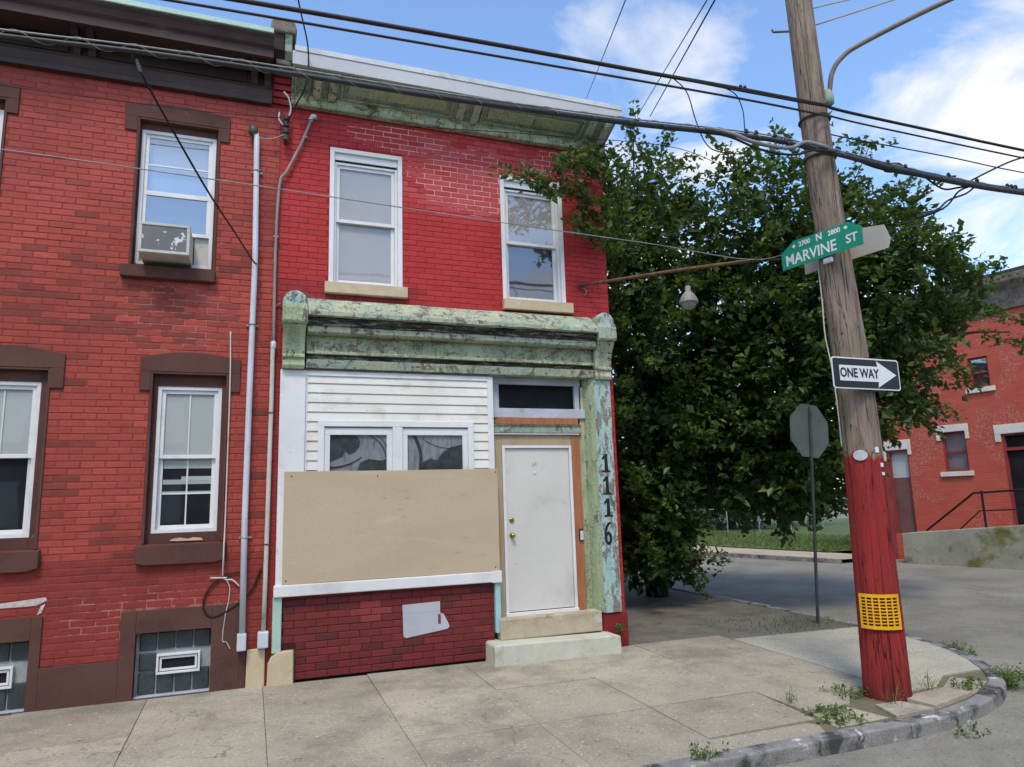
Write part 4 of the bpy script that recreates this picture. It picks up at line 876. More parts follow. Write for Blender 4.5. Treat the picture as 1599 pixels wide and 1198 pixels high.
# pilaster, transom, door, steps
MB().box(1.262, 1.505, -.055, .02, -.068, 2.93).build('store_pilaster', 'aqua_peel', RH, .006)
MB().prism([(1.262, -.05), (1.262, .03), (1.225, .22), (1.165, .22), (1.165, .12), (1.215, .0)], -.06, 2.95, 'xy').build('splayed_jamb', 'ygreen_peel', RH, .006)
for z, ch in ((1.815, '1'), (1.525, '1'), (1.24, '1'), (.905, '6')):
    if ch == '1':
        mb = MB(); x = 1.383
        mb.prism([(x-.026, z-.09), (x+.026, z-.09), (x+.020, z+.125), (x-.012, z+.125), (x-.062, z+.07), (x-.055, z+.045), (x-.022, z+.07)], -.0575, -.0555); mb.prism([(x-.068, z-.115), (x+.062, z-.115), (x+.052, z-.0895), (x-.058, z-.0895)], -.0575, -.0555); mb.build('house_digit', 'digit', RH)
    else:
        mb = MB(); x = 1.362; n = 22
        ring = [(x+.055*math.cos(i/n*6.2832), z-.05+.085*math.sin(i/n*6.2832)) for i in range(n)]; inn = [(x+.017*math.cos(i/n*6.2832), z-.05+.045*math.sin(i/n*6.2832)) for i in range(n)]
        vs = [(a, -.0575, b) for a, b in ring]+[(a, -.0575, b) for a, b in inn]
        mb.add(vs, [(i, (i+1) % n, n+(i+1) % n, n+i) for i in range(n)])
        st = [(x-.055, z-.05), (x-.053, z+.04), (x-.035, z+.10), (x-.002, z+.145), (x+.042, z+.16), (x+.05, z+.135), (x+.02, z+.115), (x-.006, z+.08), (x-.022, z+.03), (x-.022, z-.05)]
        mb.add([(a, -.0572, b) for a, b in st], [tuple(range(len(st)))]); mb.build('house_digit', 'digit', RH)
dy = .10
mb = MB(); mb.box(-.145, 1.165, dy+.06, dy+.16, 2.94, 3.0); mb.build('transom_head', 'black_gap', RH)
mb = MB(); mb.box(-.145, 1.13, dy, dy+.06, 2.862, 2.95); mb.box(-.145, -.03, dy, dy+.06, 2.545, 2.862); mb.box(1.045, 1.13, dy, dy+.06, 2.545, 2.862); mb.box(-.145, 1.175, dy-.03, dy+.06, 2.42, 2.543)
tr = mb.build('transom', 'grey_trim', RH, .004)
MB().box(-.032, 1.047, dy+.03, dy+.036, 2.54, 2.865).build('pane', 'glass_dark', tr); MB().box(-.04, 1.06, dy+.1, dy+.105, 2.53, 2.87).build('dark_room', 'dark', tr)
MB().prism([(-.10, 2.335), (1.06, 2.335), (1.06, 2.418), (.4, 2.42), (-.03, 2.425), (-.10, 2.40), (-.115, 2.36)], dy-.045, dy+.02).build('exposed_timber', 'orange_wood', RH, .004)
profile('transom_rail', [(dy-.02, 2.22), (dy-.05, 2.225), (dy-.035, 2.30), (dy-.06, 2.333), (dy+.06, 2.333), (dy+.06, 2.22)], -.145, 1.10, 'green_dark', RH, .003)
MB().box(-.145, 1.07, dy-.045, dy+.03, 2.203, 2.218).build('rail_fillet', 'white_dirty', RH, .002)
MB().box(1.105, 1.168, dy+.0, dy+.05, 2.0, 2.85).build('jamb_liner', 'tan_stone', RH, .003)
mb = MB(); mb.box(-.145, -.015, dy-.01, dy+.05, -.06, 2.20); mb.box(-.015, .955, dy-.011, dy+.05, 2.067, 2.20); mb.build('door_surround', 'plywood2', RH, .002)
mb = MB(); mb.box(.955, 1.078, dy-.022, dy+.05, -.02, 2.20); mb.build('door_jamb', 'orange_wood', RH, .003)
MB().box(1.078, 1.17, dy-.005, dy+.08, -.05, 2.21).build('jamb_strip', 'ygreen_peel', RH, .003)
mb = MB(); mb.box(-.012, .025, dy-.02, dy+.05, .0, 2.065); mb.box(.918, .953, dy-.02, dy+.05, .0, 2.065); mb.box(.025, .918, dy-.02, dy+.05, 2.03, 2.065); mb.box(-.02, .955, dy-.045, dy+.06, -.035, .012)
dr = MB().box(.030, .913, dy+.006, dy+.045, .022, 2.026).build('front_door', 'door', RH, .002)
mb.build('door_frame', 'white', dr, .003)
MB().box(.027, .916, dy+.01, dy+.04, .0125, .022).build('door_gap', 'black_gap', dr)
for z, r_ in ((1.13, .026), (.94, .030)):
    o_ = MB().lathe([(.032, 0), (.032, .008), (.014, .012), (.014, .03), (r_*.8, .036), (r_, .05), (r_*.8, .066), (.006, .072)] if z < 1 else [(.03, 0), (.03, .014), (.018, .018), (.006, .02)], (0, 0, 0), 16).build('door_knob' if z < 1 else 'deadbolt', 'brass', dr, smooth=True)
    o_.location = (.095, dy+.006, z); o_.rotation_euler = (R(90), 0, 0)
mk = MB(); mk.prism([(.40, 1.79), (.415, 1.79), (.445, 1.83), (.445, 1.795), (.46, 1.795), (.46, 1.855), (.445, 1.855), (.413, 1.812), (.413, 1.85), (.40, 1.85)], dy+.0035, dy+.0055); mk.build('door_mark', 'grey_trim', dr)
o_ = MB().lathe([(.028, 0), (.026, .002), (.005, .002)], (0, 0, 0), 18).build('door_plug', 'white_dirty', dr, smooth=True); o_.location = (.43, dy+.005, 1.71); o_.rotation_euler = (R(90), 0, 0)
db = MB().box(1.005, 1.065, dy-.05, dy-.022, .835, .985).build('doorbell', 'black_plastic', RH, .012, seg=3)
MB().box(1.013, 1.057, dy-.055, dy-.049, .845, .96).build('doorbell_face', 'white_dirty', db, .008)
MB().box(-.15, 1.20, -.09, .2, -.27, -.022).build('door_step', 'step_stone', RH, .018, seg=3)
s2 = MB().prism([(-.315, -.75), (1.33, -.75), (1.315, -.30), (1.24, -.288), (-.30, -.262), (-.315, -.29)], -.34, .1).build('door_step', 'step_white', RH, .02, seg=3)
# service conduit, meter pipe, weatherhead
cn_ = MB().tube([(-2.42, -.06, 6.07), (-2.46, -.055, 5.95), (-2.54, -.05, 5.71), (-2.70, -.05, 5.33), (-2.775, -.05, 5.15), (-2.80, -.05, 4.3), (-2.79, -.05, 3.2)], .017, 10, 5).build('service_conduit', 'conduit', RH, smooth=True)
MB().tube([(-2.44, -.06, 6.03), (-2.41, -.07, 6.09), (-2.375, -.085, 6.075)], [.024, .03, .026], 10, 3).build('weatherhead', 'pipe_white', cn_, smooth=True)
for x, z in ((-2.50, 5.81), (-2.80, 4.5)): MB().box(x-.03, x+.03, -.066, -.01, z-.008, z+.008).build('pipe_clamp', 'wire_grey', cn_)
pp = MB().tube([(-2.79, -.055, 3.22), (-2.80, -.06, 3.16), (-2.80, -.06, 2.6), (-2.812, -.06, .64), (-2.818, -.06, .06)], .024, 12).build('meter_pipe', 'pipe_cream', RH, smooth=True)
MB().lathe([(.024, -.05), (.031, -.04), (.031, .03), (.02, .045)], (-2.795, -.058, 3.2), 12).build('pipe_collar', 'pipe_white', pp, smooth=True)
MB().box(-2.875, -2.765, -.11, -.015, -.095, .075).build('pipe_shoe', 'pipe_white', pp, .014)
for z in (2.42, .98): MB().tube([(-2.806+math.cos(a)*.03, -.06+math.sin(a)*.03, z) for a in [i*math.pi/8 for i in range(17)]], .006, 5).build('pipe_clamp', 'rust', pp)
MB().tube([(-2.79, -.03, 3.66), (-2.72, -.04, 3.71), (-2.65, -.26, 3.72), (-2.5, -.2, 3.80), (-2.37, -.05, 3.80), (-2.27, -.02, 3.76)], .006, 5, 5).build('thin_cable', 'conduit', RH, smooth=True)
MB().box(-2.285, -2.262, -.03, -.004, 3.715, 3.79).build('cable_box', 'pipe_white', RH, .003)
# insulator rack at the party wall
ir = MB().box(-2.735, -2.70, -.05, -.004, 5.70, 6.03).build('insulator_rack', 'steel_dark', RH)
for z in (5.74, 5.83, 5.92, 6.0): MB().lathe([(.018, -.03), (.04, -.024), (.04, -.012), (.022, 0), (.04, .012), (.04, .024), (.018, .03)], (-2.718, -.09, z), 12).build('insulator', 'insulator', ir, smooth=True)
MB().tube([(-2.718, -.09, 5.8), (-2.85, -.08, 5.72), (-2.98, -.07, 5.70), (-3.05, -.07, 5.74), (-3.08, -.08, 5.84)], .009, 6, 5).build('jumper_cable', 'wire_grey', RH, smooth=True)
MB().tube([(-2.74, -.08, 5.9), (-2.80, -.09, 5.97), (-2.80, -.09, 6.06)], .010, 6, 4).build('jumper_cable', 'pipe_white', RH, smooth=True)
MB().tube([(-2.70, -.08, 6.0), (-2.67, -.1, 6.12), (-2.70, -.14, 6.24), (-2.76, -.16, 6.3)], .010, 6, 4).build('jumper_cable', 'pipe_white', RH, smooth=True)

# ------------------------------------------------------------------ utility pole with its fittings
UP = empty('utility_pole', (2.70, -2.93, -.56)); tag(UP, 'leaning wooden utility pole with red painted foot at the kerb corner', 'utility pole')
pth = [(2.705, -2.93, -.8), (2.72, -2.93, -.45), (2.735, -2.93, .5), (2.745, -2.93, 1.45), (2.74, -2.93, 2.4), (2.685, -2.93, 3.4), (2.605, -2.93, 5.0), (2.555, -2.93, 6.7), (2.51, -2.93, 8.6)]
rad = [.215, .208, .195, .184, .170, .160, .143, .137, .13]
mb = MB(); mb.tube(pth, rad, 40, 6)
for i, v in enumerate(mb.v):      # checks and flats in the timber
    a = math.atan2(v[1]+2.93, v[0]-2.68); k = 1+.030*mnoise.noise(Vector((math.cos(a)*2.5, math.sin(a)*2.5, v[2]*.5)))+.018*mnoise.noise(Vector((math.cos(a)*9, math.sin(a)*9, v[2]*.9)))
    mb.v[i] = (2.68+(v[0]-2.68)*k, -2.93+(v[1]+2.93)*k, v[2])
MB.build(mb, 'shaft', 'pole', UP, smooth=True)
vd = (Vector((2.72, -2.93, 0))-Vector((CAMP.x, CAMP.y, 0))).normalized()
def on_pole(z, ang, r_):
    for (a, ra), (b, rb) in zip(zip(pth, rad), list(zip(pth, rad))[1:]):
        if a[2] <= z <= b[2]:
            t = (z-a[2])/(b[2]-a[2]); cxx = a[0]+(b[0]-a[0])*t; rr = ra+(rb-ra)*t
            return (cxx+math.cos(ang)*(rr+r_), -2.93+math.sin(ang)*(rr+r_), z)
A0 = math.atan2(-vd.y, -vd.x)       # side of the pole towards the corner of the street
# yellow plastic grid bent round the pole
mb = MB(); h0, h1, wA = .075, .385, .88
def patch(a0, a1, z0, z1, r_=.012, t_=.008):
    n = max(1, int(abs(a1-a0)/.09)+1)
    for i in range(n):
        b0, b1 = a0+(a1-a0)*i/n, a0+(a1-a0)*(i+1)/n
        vs = [on_pole(z, a, rr) for rr in (r_, r_+t_) for z, a in ((z0, b0), (z0, b1), (z1, b1), (z1, b0))]
        mb.add(vs, [(4, 5, 6, 7), (0, 1, 5, 4), (1, 2, 6, 5), (2, 3, 7, 6), (3, 0, 4, 7), (3, 2, 1, 0)])
AW = A0+.02
for k in range(10): z = h0+.022+(h1-h0-.044)*k/9; patch(AW-wA+.06, AW+wA-.06, z-.005, z+.005)
for k in range(7): a = AW-wA+.08+(2*wA-.16)*k/6; patch(a-.03, a+.03, h0, h1, .013)
patch(AW-wA, AW+wA, h0-.004, h0+.022, .0125, .01); patch(AW-wA, AW+wA, h1-.026, h1+.004, .0125, .01); patch(AW-wA, AW-wA+.07, h0, h1, .0128, .01); patch(AW+wA-.07, AW+wA, h0, h1, .0128, .01)
mb.build('reflector_grid', 'yellow', UP)
# oval tag, band, nails, step peg, hanging cable
mb = MB(); n = 20
cz = 1.70; vs = [on_pole(cz, A0-.12, .016)]+[on_pole(cz+.052*math.sin(6.2832*i/n), A0-.12+.34*math.cos(6.2832*i/n), .014) for i in range(n)]
mb.add(vs, [(0, i+1, (i+1) % n+1) for i in range(n)]); mb.build('oval_tag', 'grey_patch', UP)
mb = MB(); 
for a0_, z0_, z1_ in ((A0+.75, 1.72, 1.775), (A0+1.0, 1.50, 1.53), (A0+.98, 1.58, 1.62)): patch(a0_-.10, a0_+.12, z0_, z1_, .006, .003)
mb.build('sticker_scrap', 'sign_white', UP)
MB().tube([on_pole(6.40, A0-1.45, -.02), on_pole(6.44, A0-1.45, .16), on_pole(6.47, A0-1.45, .165)], .012, 8).build('step_peg', 'rust', UP)
MB().tube([on_pole(3.66, A0-1.25, .02), on_pole(3.3, A0-1.3, .025), on_pole(2.95, A0-1.35, .04), on_pole(2.6, A0-1.3, .02), on_pole(2.2, A0-1.3, .012), on_pole(1.8, A0-1.25, .01)], .008, 6, 6).build('hanging_cable', 'pipe_cream', UP, smooth=True)
for i in range(26):
    z = random.uniform(-.2, 3.3); a = A0+random.uniform(-1.2, 1.2); p = on_pole(z, a, 0)
    MB().box(p[0]-.007, p[0]+.007, p[1]-.007, p[1]+.007, z-.006, z+.006).build('old_nail', 'steel_dark', UP)
# street light arm sweeping out over the crossing
la = MB().tube([(2.70, -3.02, 5.52), (2.73, -3.05, 5.62), (2.75, -3.09, 5.80), (2.83, -3.16, 5.95), (3.0, -3.31, 6.07), (3.57, -3.87, 6.29), (4.3, -4.6, 6.48), (4.9, -5.2, 6.56)], .026, 12, 6).build('lamp_arm', 'arm', UP, smooth=True)
MB().lathe([(.03, -.08), (.055, -.06), (.06, .0), (.045, .07), (.03, .10)], (2.71, -3.04, 5.52), 12).build('arm_bracket', 'green_metal', la, smooth=True)
MB().box(4.85, 5.35, -5.42, -5.16, 6.50, 6.62).build('lamp_head', 'sign_back_dark', la, .05, seg=3)
mb = MB()
for z, rr in ((5.30, .16), (4.86, .165)): mb.tube([(on_pole(z, a, .012)) for a in [i*math.pi/12 for i in range(25)]], .014, 6)
mb.build('cable_band', 'steel_dark', UP)

# signs on the pole
def sign_root(name, loc, rz, label, cat, group=None):
    o = empty(name, loc, rz); tag(o, label, cat, group); return o
SG = sign_root('street_sign', (2.452, -2.962, 3.73), math.atan2(-.977, .21), 'green street name sign reading MARVINE ST on the pole', 'street sign')
outl = [(-.46, 0), (.46, 0), (.46, .185), (.33, .275), (-.30, .285), (-.46, .19)]
MB().prism(outl, -.004, .004).build('plate', 'sign_green', SG, .0015, local=True)
text_mesh('street_name', 'MARVINE', .166, 'sign_white', SG, (-.115, -.0055, .084), (R(90), 0, 0), .0012, .86, .0022, local=True)
text_mesh('street_suffix', 'ST', .125, 'sign_white', SG, (.348, -.0055, .098), (R(90), 0, 0), .0012, .95, .0025, local=True)
text_mesh('block_numbers', '2700', .072, 'sign_white', SG, (-.17, -.0055, .226), (R(90), 0, 0), .0012, .95, .002, local=True)
text_mesh('block_letter', 'N', .098, 'sign_white', SG, (.0, -.0055, .228), (R(90), 0, 0), .0012, .95, .003, local=True)
text_mesh('block_numbers', '2800', .072, 'sign_white', SG, (.17, -.0055, .226), (R(90), 0, 0), .0012, .95, .002, local=True)
for x in (-.295, .295):
    k = 1 if x > 0 else -1
    MB().prism([(x-.02*k, .226), (x+.0, .248), (x+.026*k, .226), (x+.0, .204)][::k], -.0068, -.0045).build('block_mark', 'sign_white', SG, local=True)
MB().box(.02, .12, -.012, .02, -.075, -.02).build('sign_clamp', 'grey_trim', SG, .008, local=True)
MB().box(-.03, .03, .004, .05, .02, .2).build('sign_bracket', 'steel_dark', SG, local=True)
S2 = sign_root('street_sign', (2.80, -2.93, 3.735), math.atan2(-.977, .21), 'blank grey back of a second street sign behind the pole', 'street sign')
MB().prism([(-.47, 0), (.47, 0), (.50, .09), (.45, .25), (.2, .30), (-.2, .30), (-.47, .18)], -.004, .004).build('plate', 'sign_back', S2, .0015, local=True)
MB().box(-.03, .03, -.07, -.004, .04, .2).build('sign_bracket', 'steel_dark', S2, local=True)
OW = sign_root('one_way_sign', (2.668, -3.155, 2.335), 0, 'black ONE WAY sign with white arrow fixed to the pole', 'traffic sign')
OW.rotation_euler = (0, R(.4), 0)
def rrect(w_, h_, r_, n=5):
    out = []
    for cx_, cz_, a0 in ((w_/2-r_, r_, -90), (w_/2-r_, h_-r_, 0), (-w_/2+r_, h_-r_, 90), (-w_/2+r_, r_, 180)):
        for i in range(n+1): a = R(a0+90*i/n); out.append((cx_+r_*math.cos(a), cz_+r_*math.sin(a)))
    return out
MB().prism(rrect(.862, .312, .03), -.002, .004).build('plate', 'sign_white', OW, local=True)
MB().prism([(x, z+.013) for x, z in rrect(.836, .286, .022)], -.0045, -.0022).build('black_field', 'sign_black', OW, local=True)
MB().prism([(-.345, .078), (.145, .078), (.135, .022), (.385, .155), (.135, .288), (.145, .232), (-.345, .232)], -.0068, -.0047).build('arrow', 'sign_white', OW, local=True)
text_mesh('lettering', 'ONE WAY', .128, 'sign_black', OW, (-.095, -.0085, .155), (R(90), 0, 0), .0012, .82, .003, local=True)
MB().box(-.02, .02, .004, .045, .04, .27).build('sign_bracket', 'steel_dark', OW, local=True)

# ------------------------------------------------------------------ stop sign seen from behind
ST = sign_root('stop_sign', (4.76, .12, -.5), R(6), 'back of an octagonal stop sign on a thin dark post', 'traffic sign')
ST.rotation_euler = (0, R(5), R(6))
MB().box(-.022, .022, -.035, -.008, -.2, 3.18).build('post', 'steel_dark', ST, .004, local=True)
oc = [(.405*math.cos(R(22.5+45*i))/math.cos(R(22.5))*1.0, 2.80+.405*math.sin(R(22.5+45*i))/math.cos(R(22.5))) for i in range(8)]
MB().prism(oc, -.006, .0).build('plate', 'sign_back_dark', ST, .0015, local=True)
for z in (2.56, 3.04): MB().lathe([(.014, 0), (.014, .008)], (0, -.045, z), 8).build('bolt', 'steel_dark', ST, local=True)

# ------------------------------------------------------------------ corner lamp bracket on the house
CL = empty('corner_lamp', (1.15, 0, 4.23)); tag(CL, 'rusty iron arm from the red wall with a small hanging lamp', 'wall lamp')
MB().tube([(1.14, .0, 4.235), (1.6, -.45, 4.24), (2.2, -1.04, 4.235), (2.79, -1.63, 4.205)], .022, 10).build('arm', 'rust', CL, smooth=True)
MB().lathe([(.05, -.004), (.05, .012), (.03, .02)], (0, 0, 0), 12).build('wall_plate', 'rust', CL, local=True).rotation_euler = (R(90), 0, R(45))
MB().tube([(1.19, -.03, 4.2), (1.22, -.06, 4.15), (1.2, -.03, 4.10)], .008, 6, 4).build('hook', 'wire_grey', CL)
lm = MB().lathe([(.12, -.02), (.118, .0), (.105, .045), (.075, .095), (.045, .125), (.035, .15), (.035, .20), (.012, .215)], (2.175, -1.015, 3.80), 20).build('lamp_shade', 'lamp_glass', CL, smooth=True)
MB().lathe([(.001, -.11), (.05, -.095), (.09, -.05), (.105, -.01), (.1, .0)], (2.175, -1.015, 3.80), 20).build('globe', 'lamp_glass', lm, smooth=True)
MB().tube([(2.175, -1.015, 4.0), (2.185, -1.02, 4.10), (2.19, -1.03, 4.235)], .006, 6, 3).build('lamp_cord', 'wire_black', CL)

# ------------------------------------------------------------------ overhead wires
def wire(label, pts, r_, m, sm=8, n=8, name='overhead_wire', group='overhead wires'):
    e = empty(name, pts[0]); tag(e, label, 'wire', group)
    MB().tube(pts, r_, n, sm).build('strand', m, e, smooth=True); return e
YW = -3.13
wa_ = wire('thick brown wire, uppermost of those running left from the pole', [(-9, YW, 4.92), (-6, YW, 5.07), (-3.2, YW, 5.197), (-1.19, YW, 5.272), (.33, YW, 5.31), (1.43, YW, 5.345), (2.6, YW, 5.366)], .019, 'wire_brown')
MB().tube([(-.2, YW-.008, 5.30), (.7, YW-.008, 5.312), (1.43, YW-.01, 5.318), (2.5, YW, 5.35)], .011, 6, 6).build('strand', 'wire_black', wa_, smooth=True)
for x in (1.48, 1.53): MB().lathe([(.012, 0), (.02, .015), (.012, .035)], (x, YW, 5.355), 8).build('clip', 'wire_black', wa_)
wire('thin brown wire just below the thick top wire, left of pole', [(-9, YW, 4.80), (-6, YW, 4.97), (-3.67, YW, 5.081), (-.96, YW, 5.169), (1.42, YW, 5.238), (2.6, YW, 5.246)], .011, 'wire_brown')
# lashed communications cable
CC = [(-9, YW, 4.35), (-6.5, YW, 4.50), (-4.68, YW, 4.60), (-3.86, YW, 4.655), (-2.91, YW, 4.69), (-1.54, YW, 4.715), (.095, YW, 4.785), (1.0, YW, 4.845), (1.77, YW, 4.885), (2.25, YW, 4.872), (2.67, YW-.01, 4.852), (3.47, YW, 4.81), (4.43, YW, 4.785), (5.48, YW, 4.80), (8, YW, 4.9), (11, YW, 5.1)]
cc = empty('overhead_cable', CC[0]); tag(cc, 'thick lashed black cable crossing the whole street front', 'cable', 'overhead wires')
MB().tube([(x, y, z-.032) for x, y, z in CC], [.012, .013, .015, .017, .020, .023, .026, .026, .024, .023, .026, .030, .033, .031, .03, .03], 10, 10).build('cable', 'cable_dark', cc, smooth=True)
MB().tube([(x, y, z+.012) for x, y, z in CC], .0075, 8, 10).build('messenger', 'wire_grey', cc, smooth=True)
tmp = MB(); tmp.tube(CC, .001, 3, 40); cp = [Vector(tmp.v[i]) for i in range(0, len(tmp.v)-3, 3)]
hel = []; s_ = 0
for i in range(len(cp)-1):
    s_ += (cp[i+1]-cp[i]).length; a = s_/.36*6.2832; hel.append((cp[i].x, cp[i].y+math.cos(a)*.036, cp[i].z-.018+math.sin(a)*.036))
MB().tube(hel, .0028, 4).build('lashing_wire', 'wire_grey', cc, smooth=True)
MB().tube([(1.0, YW-.03, 4.83), (1.28, YW-.04, 4.815), (1.57, YW-.05, 4.755), (1.97, YW-.05, 4.765), (2.2, YW-.04, 4.87), (2.5, YW-.03, 4.86)], .02, 8, 6).build('branch_cable', 'wire_grey', cc, smooth=True)
MB().tube([(.9, YW-.02, 4.80), (1.28, YW-.03, 4.78), (1.6, YW-.04, 4.70), (2.0, YW-.04, 4.70), (2.3, YW-.03, 4.80), (2.6, YW-.03, 4.83)], .012, 8, 6).build('branch_cable', 'wire_black', cc, smooth=True)
MB().tube([(2.85, -3.06, 4.92), (3.1, -3.06, 4.825), (3.47, -3.06, 4.79), (4.05, -3.06, 4.80), (4.4, -3.1, 4.84)], .014, 8, 6).build('branch_cable', 'wire_black', cc, smooth=True)
MB().lathe([(.02, -.14), (.045, -.11), (.055, -.03), (.05, .07), (.02, .13)], (0, 0, 0), 12).build('splice_case', 'wire_brown', cc).matrix_basis = Matrix.Translation((3.5, -3.07, 4.83)) @ Matrix.Rotation(R(78), 4, 'Y')
for pts in ([(3.9, -3.08, 4.80), (4.2, -3.07, 4.68), (4.45, -3.08, 4.72), (4.75, -3.1, 4.80)], [(4.75, -3.1, 4.80), (4.6, -3.06, 4.68), (4.3, -3.05, 4.56), (4.1, -3.05, 4.42), (3.76, -3.05, 4.29)], [(4.72, -3.1, 4.78), (4.5, -3.05, 4.70), (4.2, -3.05, 4.45), (3.6, -3.0, 4.22)], [(4.6, -3.1, 4.80), (5.01, -3.07, 5.0), (5.4, -3.05, 5.18), (5.71, -3.05, 5.30)]):
    MB().tube(pts, .011, 6, 6).build('drop_tail', 'wire_black', cc, smooth=True)
for x, z in ((1.5, 4.885), (1.62, 4.89), (1.85, 4.90), (3.35, 4.835), (3.6, 4.82), (4.25, 4.815), (4.7, 4.81), (5.2, 4.815), (5.27, 4.815), (5.34, 4.818)): MB().lathe([(.014, -.02), (.024, 0), (.014, .03)], (x, YW, z), 8).build('cable_clip', 'wire_black', cc)
wire('thick dark wire, uppermost on the right of the pole', [(2.62, -3.08, 5.42), (2.9, -3.0, 5.443), (4.21, -3.0, 5.432), (5.81, -3.0, 5.427), (8, -3.0, 5.45), (12, -3, 5.6)], .016, 'wire_black')
wire('thin brown wire second from top on the right of the pole', [(2.6, -3.08, 5.30), (2.87, -3.0, 5.343), (3.51, -3.0, 5.331), (5.79, -3.0, 5.322), (8, -3, 5.34), (12, -3, 5.5)], .010, 'wire_brown')
wire('fine black wire just above the lashed cable, right of the pole', [(2.66, -3.02, 5.12), (3.02, -3.0, 5.128), (4.46, -3.0, 5.138), (5.75, -3.0, 5.123), (9, -3, 5.16)], .007, 'wire_black')
wire('thin wire crossing the red wall just under the green cornice', [(-8, -.35, 5.70), (-5.53, -.35, 5.735), (-4.43, -.35, 5.759), (-3.33, -.35, 5.802), (-1.27, -.35, 6.002), (1.03, -.35, 6.221), (2.67, -.35, 6.318), (4.2, .3, 6.45)], .005, 'wire_black')
wire('thin grey wire sagging across both houses to the lamp arm', [(-8, -1.65, 4.50), (-5.07, -1.65, 4.434), (-3.03, -1.65, 4.381), (-.44, -1.65, 4.292), (1.3, -1.65, 4.245), (2.78, -1.63, 4.205), (2.62, -2.78, 4.02)], .006, 'wire_grey', 8)
dw = wire('black service drop from the cable down to the white pipe', [(-3.87, -3.12, 4.60), (-3.845, -3.0, 4.55), (-3.44, -2.3, 4.05), (-3.2, -1.4, 3.98), (-3.04, -.5, 4.03), (-3.0, -.05, 4.15)], .009, 'wire_black', 8, 8, 'service_drop', 'service drops')
MB().tube([(-3.858, -3.09, 4.585), (-3.85, -3.03, 4.565), (-3.84, -2.98, 4.545)], [.008, .014, .009], 8).build('clamp', 'wire_grey', dw)
wire('black service wire curving down from above to the party wall insulators', [(-2.9, -6, 7.2), (-2.749, -2.4, 6.245), (-2.677, -1.5, 6.549), (-2.515, -0.6, 6.638), (-2.525, -0.54, 6.224), (-2.622, -0.3, 6.062), (-2.704, -0.12, 5.925)], .009, 'wire_black', 8, 8, 'service_drop', 'service drops')
wire('fine wire rising steeply from behind the roof edge', [(2.171, 1.5, 8.057), (1.055, -1.05, 6.844), (-0.061, -3.6, 5.63), (-1.14, -6.737, 6.227)], .005, 'wire_black', 0, 6, 'service_drop', 'service drops')
wire('thin steep wire, left one of the close pair above the tree', [(3.173, 1.5, 7.948), (1.988, -1.05, 6.895), (0.803, -3.6, 5.842), (-0.293, -6.737, 6.479)], .006, 'wire_black', 0, 6, 'service_drop', 'service drops')
wire('thin steep wire, right one of the close pair above the tree', [(3.434, 1.5, 7.994), (2.162, -1.05, 6.928), (0.889, -3.6, 5.863), (-0.229, -6.737, 6.497)], .008, 'wire_black', 0, 6, 'service_drop', 'service drops')
wire('slack black loop hanging from the top wires left of pole', [(.68, -3.12, 5.325), (.84, -3.12, 5.2), (.92, -3.12, 4.915), (1.01, -3.12, 4.70), (1.15, -3.12, 4.63), (1.45, -3.12, 4.66), (1.62, -3.12, 4.83)], .006, 'wire_black', 8, 6, 'wire_loop', 'slack loops')
wire('short black loop hanging between top wire and lashed cable near pole', [(1.28, -3.12, 5.33), (1.42, -3.12, 5.28), (1.49, -3.12, 5.12), (1.49, -3.12, 4.9)], .006, 'wire_black', 8, 6, 'wire_loop', 'slack loops')
wire('upper tan guy wire leaving the pole top to the right', [(2.48, -2.98, 6.55), (3.22, -3.0, 6.865), (5, -3.05, 7.6)], .007, 'wire_yellow', 4, 6, 'guy_wire', 'guy wires')
wire('lower tan guy wire leaving the pole top to the right', [(2.68, -2.98, 6.43), (3.93, -3.0, 7.038), (5.5, -3.05, 7.8)], .008, 'wire_yellow', 4, 6, 'guy_wire', 'guy wires')

# ------------------------------------------------------------------ red building across the side street
TH = R(-12); FB = empty('brick_building', (14.663, 7.258, -.5), math.pi/2-TH+math.pi)
FB.rotation_euler = (0, 0, math.atan2(-math.cos(TH), -math.sin(TH)))      # local x runs towards the street corner, -y faces the side street
tag(FB, 'orange red painted brick building with cream lintels across the side street', 'building')
def fl(z): return z+.5
OPF = [(.49-.62, .55, 0.0+.62, 3.02), (1.47, 2.09, 2.32, 3.40), (2.40, 2.89, 4.5, 5.32), (2.95, 3.75, .85, 3.22), (4.9, 5.5, 2.32, 3.40), (4.6, 5.2, 4.5, 5.32), (.3, .85, 4.5, 5.32)]
OPF[0] = (-.13, .50, .62, 3.02)
def fsheet():
    xs_ = sorted({-.55, 9.0, *[v for h in OPF for v in h[:2]]}); zs_ = sorted({-.3, 6.5, *[v for h in OPF for v in h[2:]]}); mb = MB()
    for i in range(len(xs_)-1):
        for j in range(len(zs_)-1):
            a, b, c, d = xs_[i], xs_[i+1], zs_[j], zs_[j+1]; mx_, mz_ = (a+b)/2, (c+d)/2
            if not any(h[0] < mx_ < h[1] and h[2] < mz_ < h[3] for h in OPF): mb.box(a, b, 0, .2, c, d)
    return mb.build('wall', 'far_brick', FB, local=True)
fsheet()
MB().box(-.55, 9.0, .2, 8, -.3, 6.5).build('shell', 'far_brick', FB, local=True)
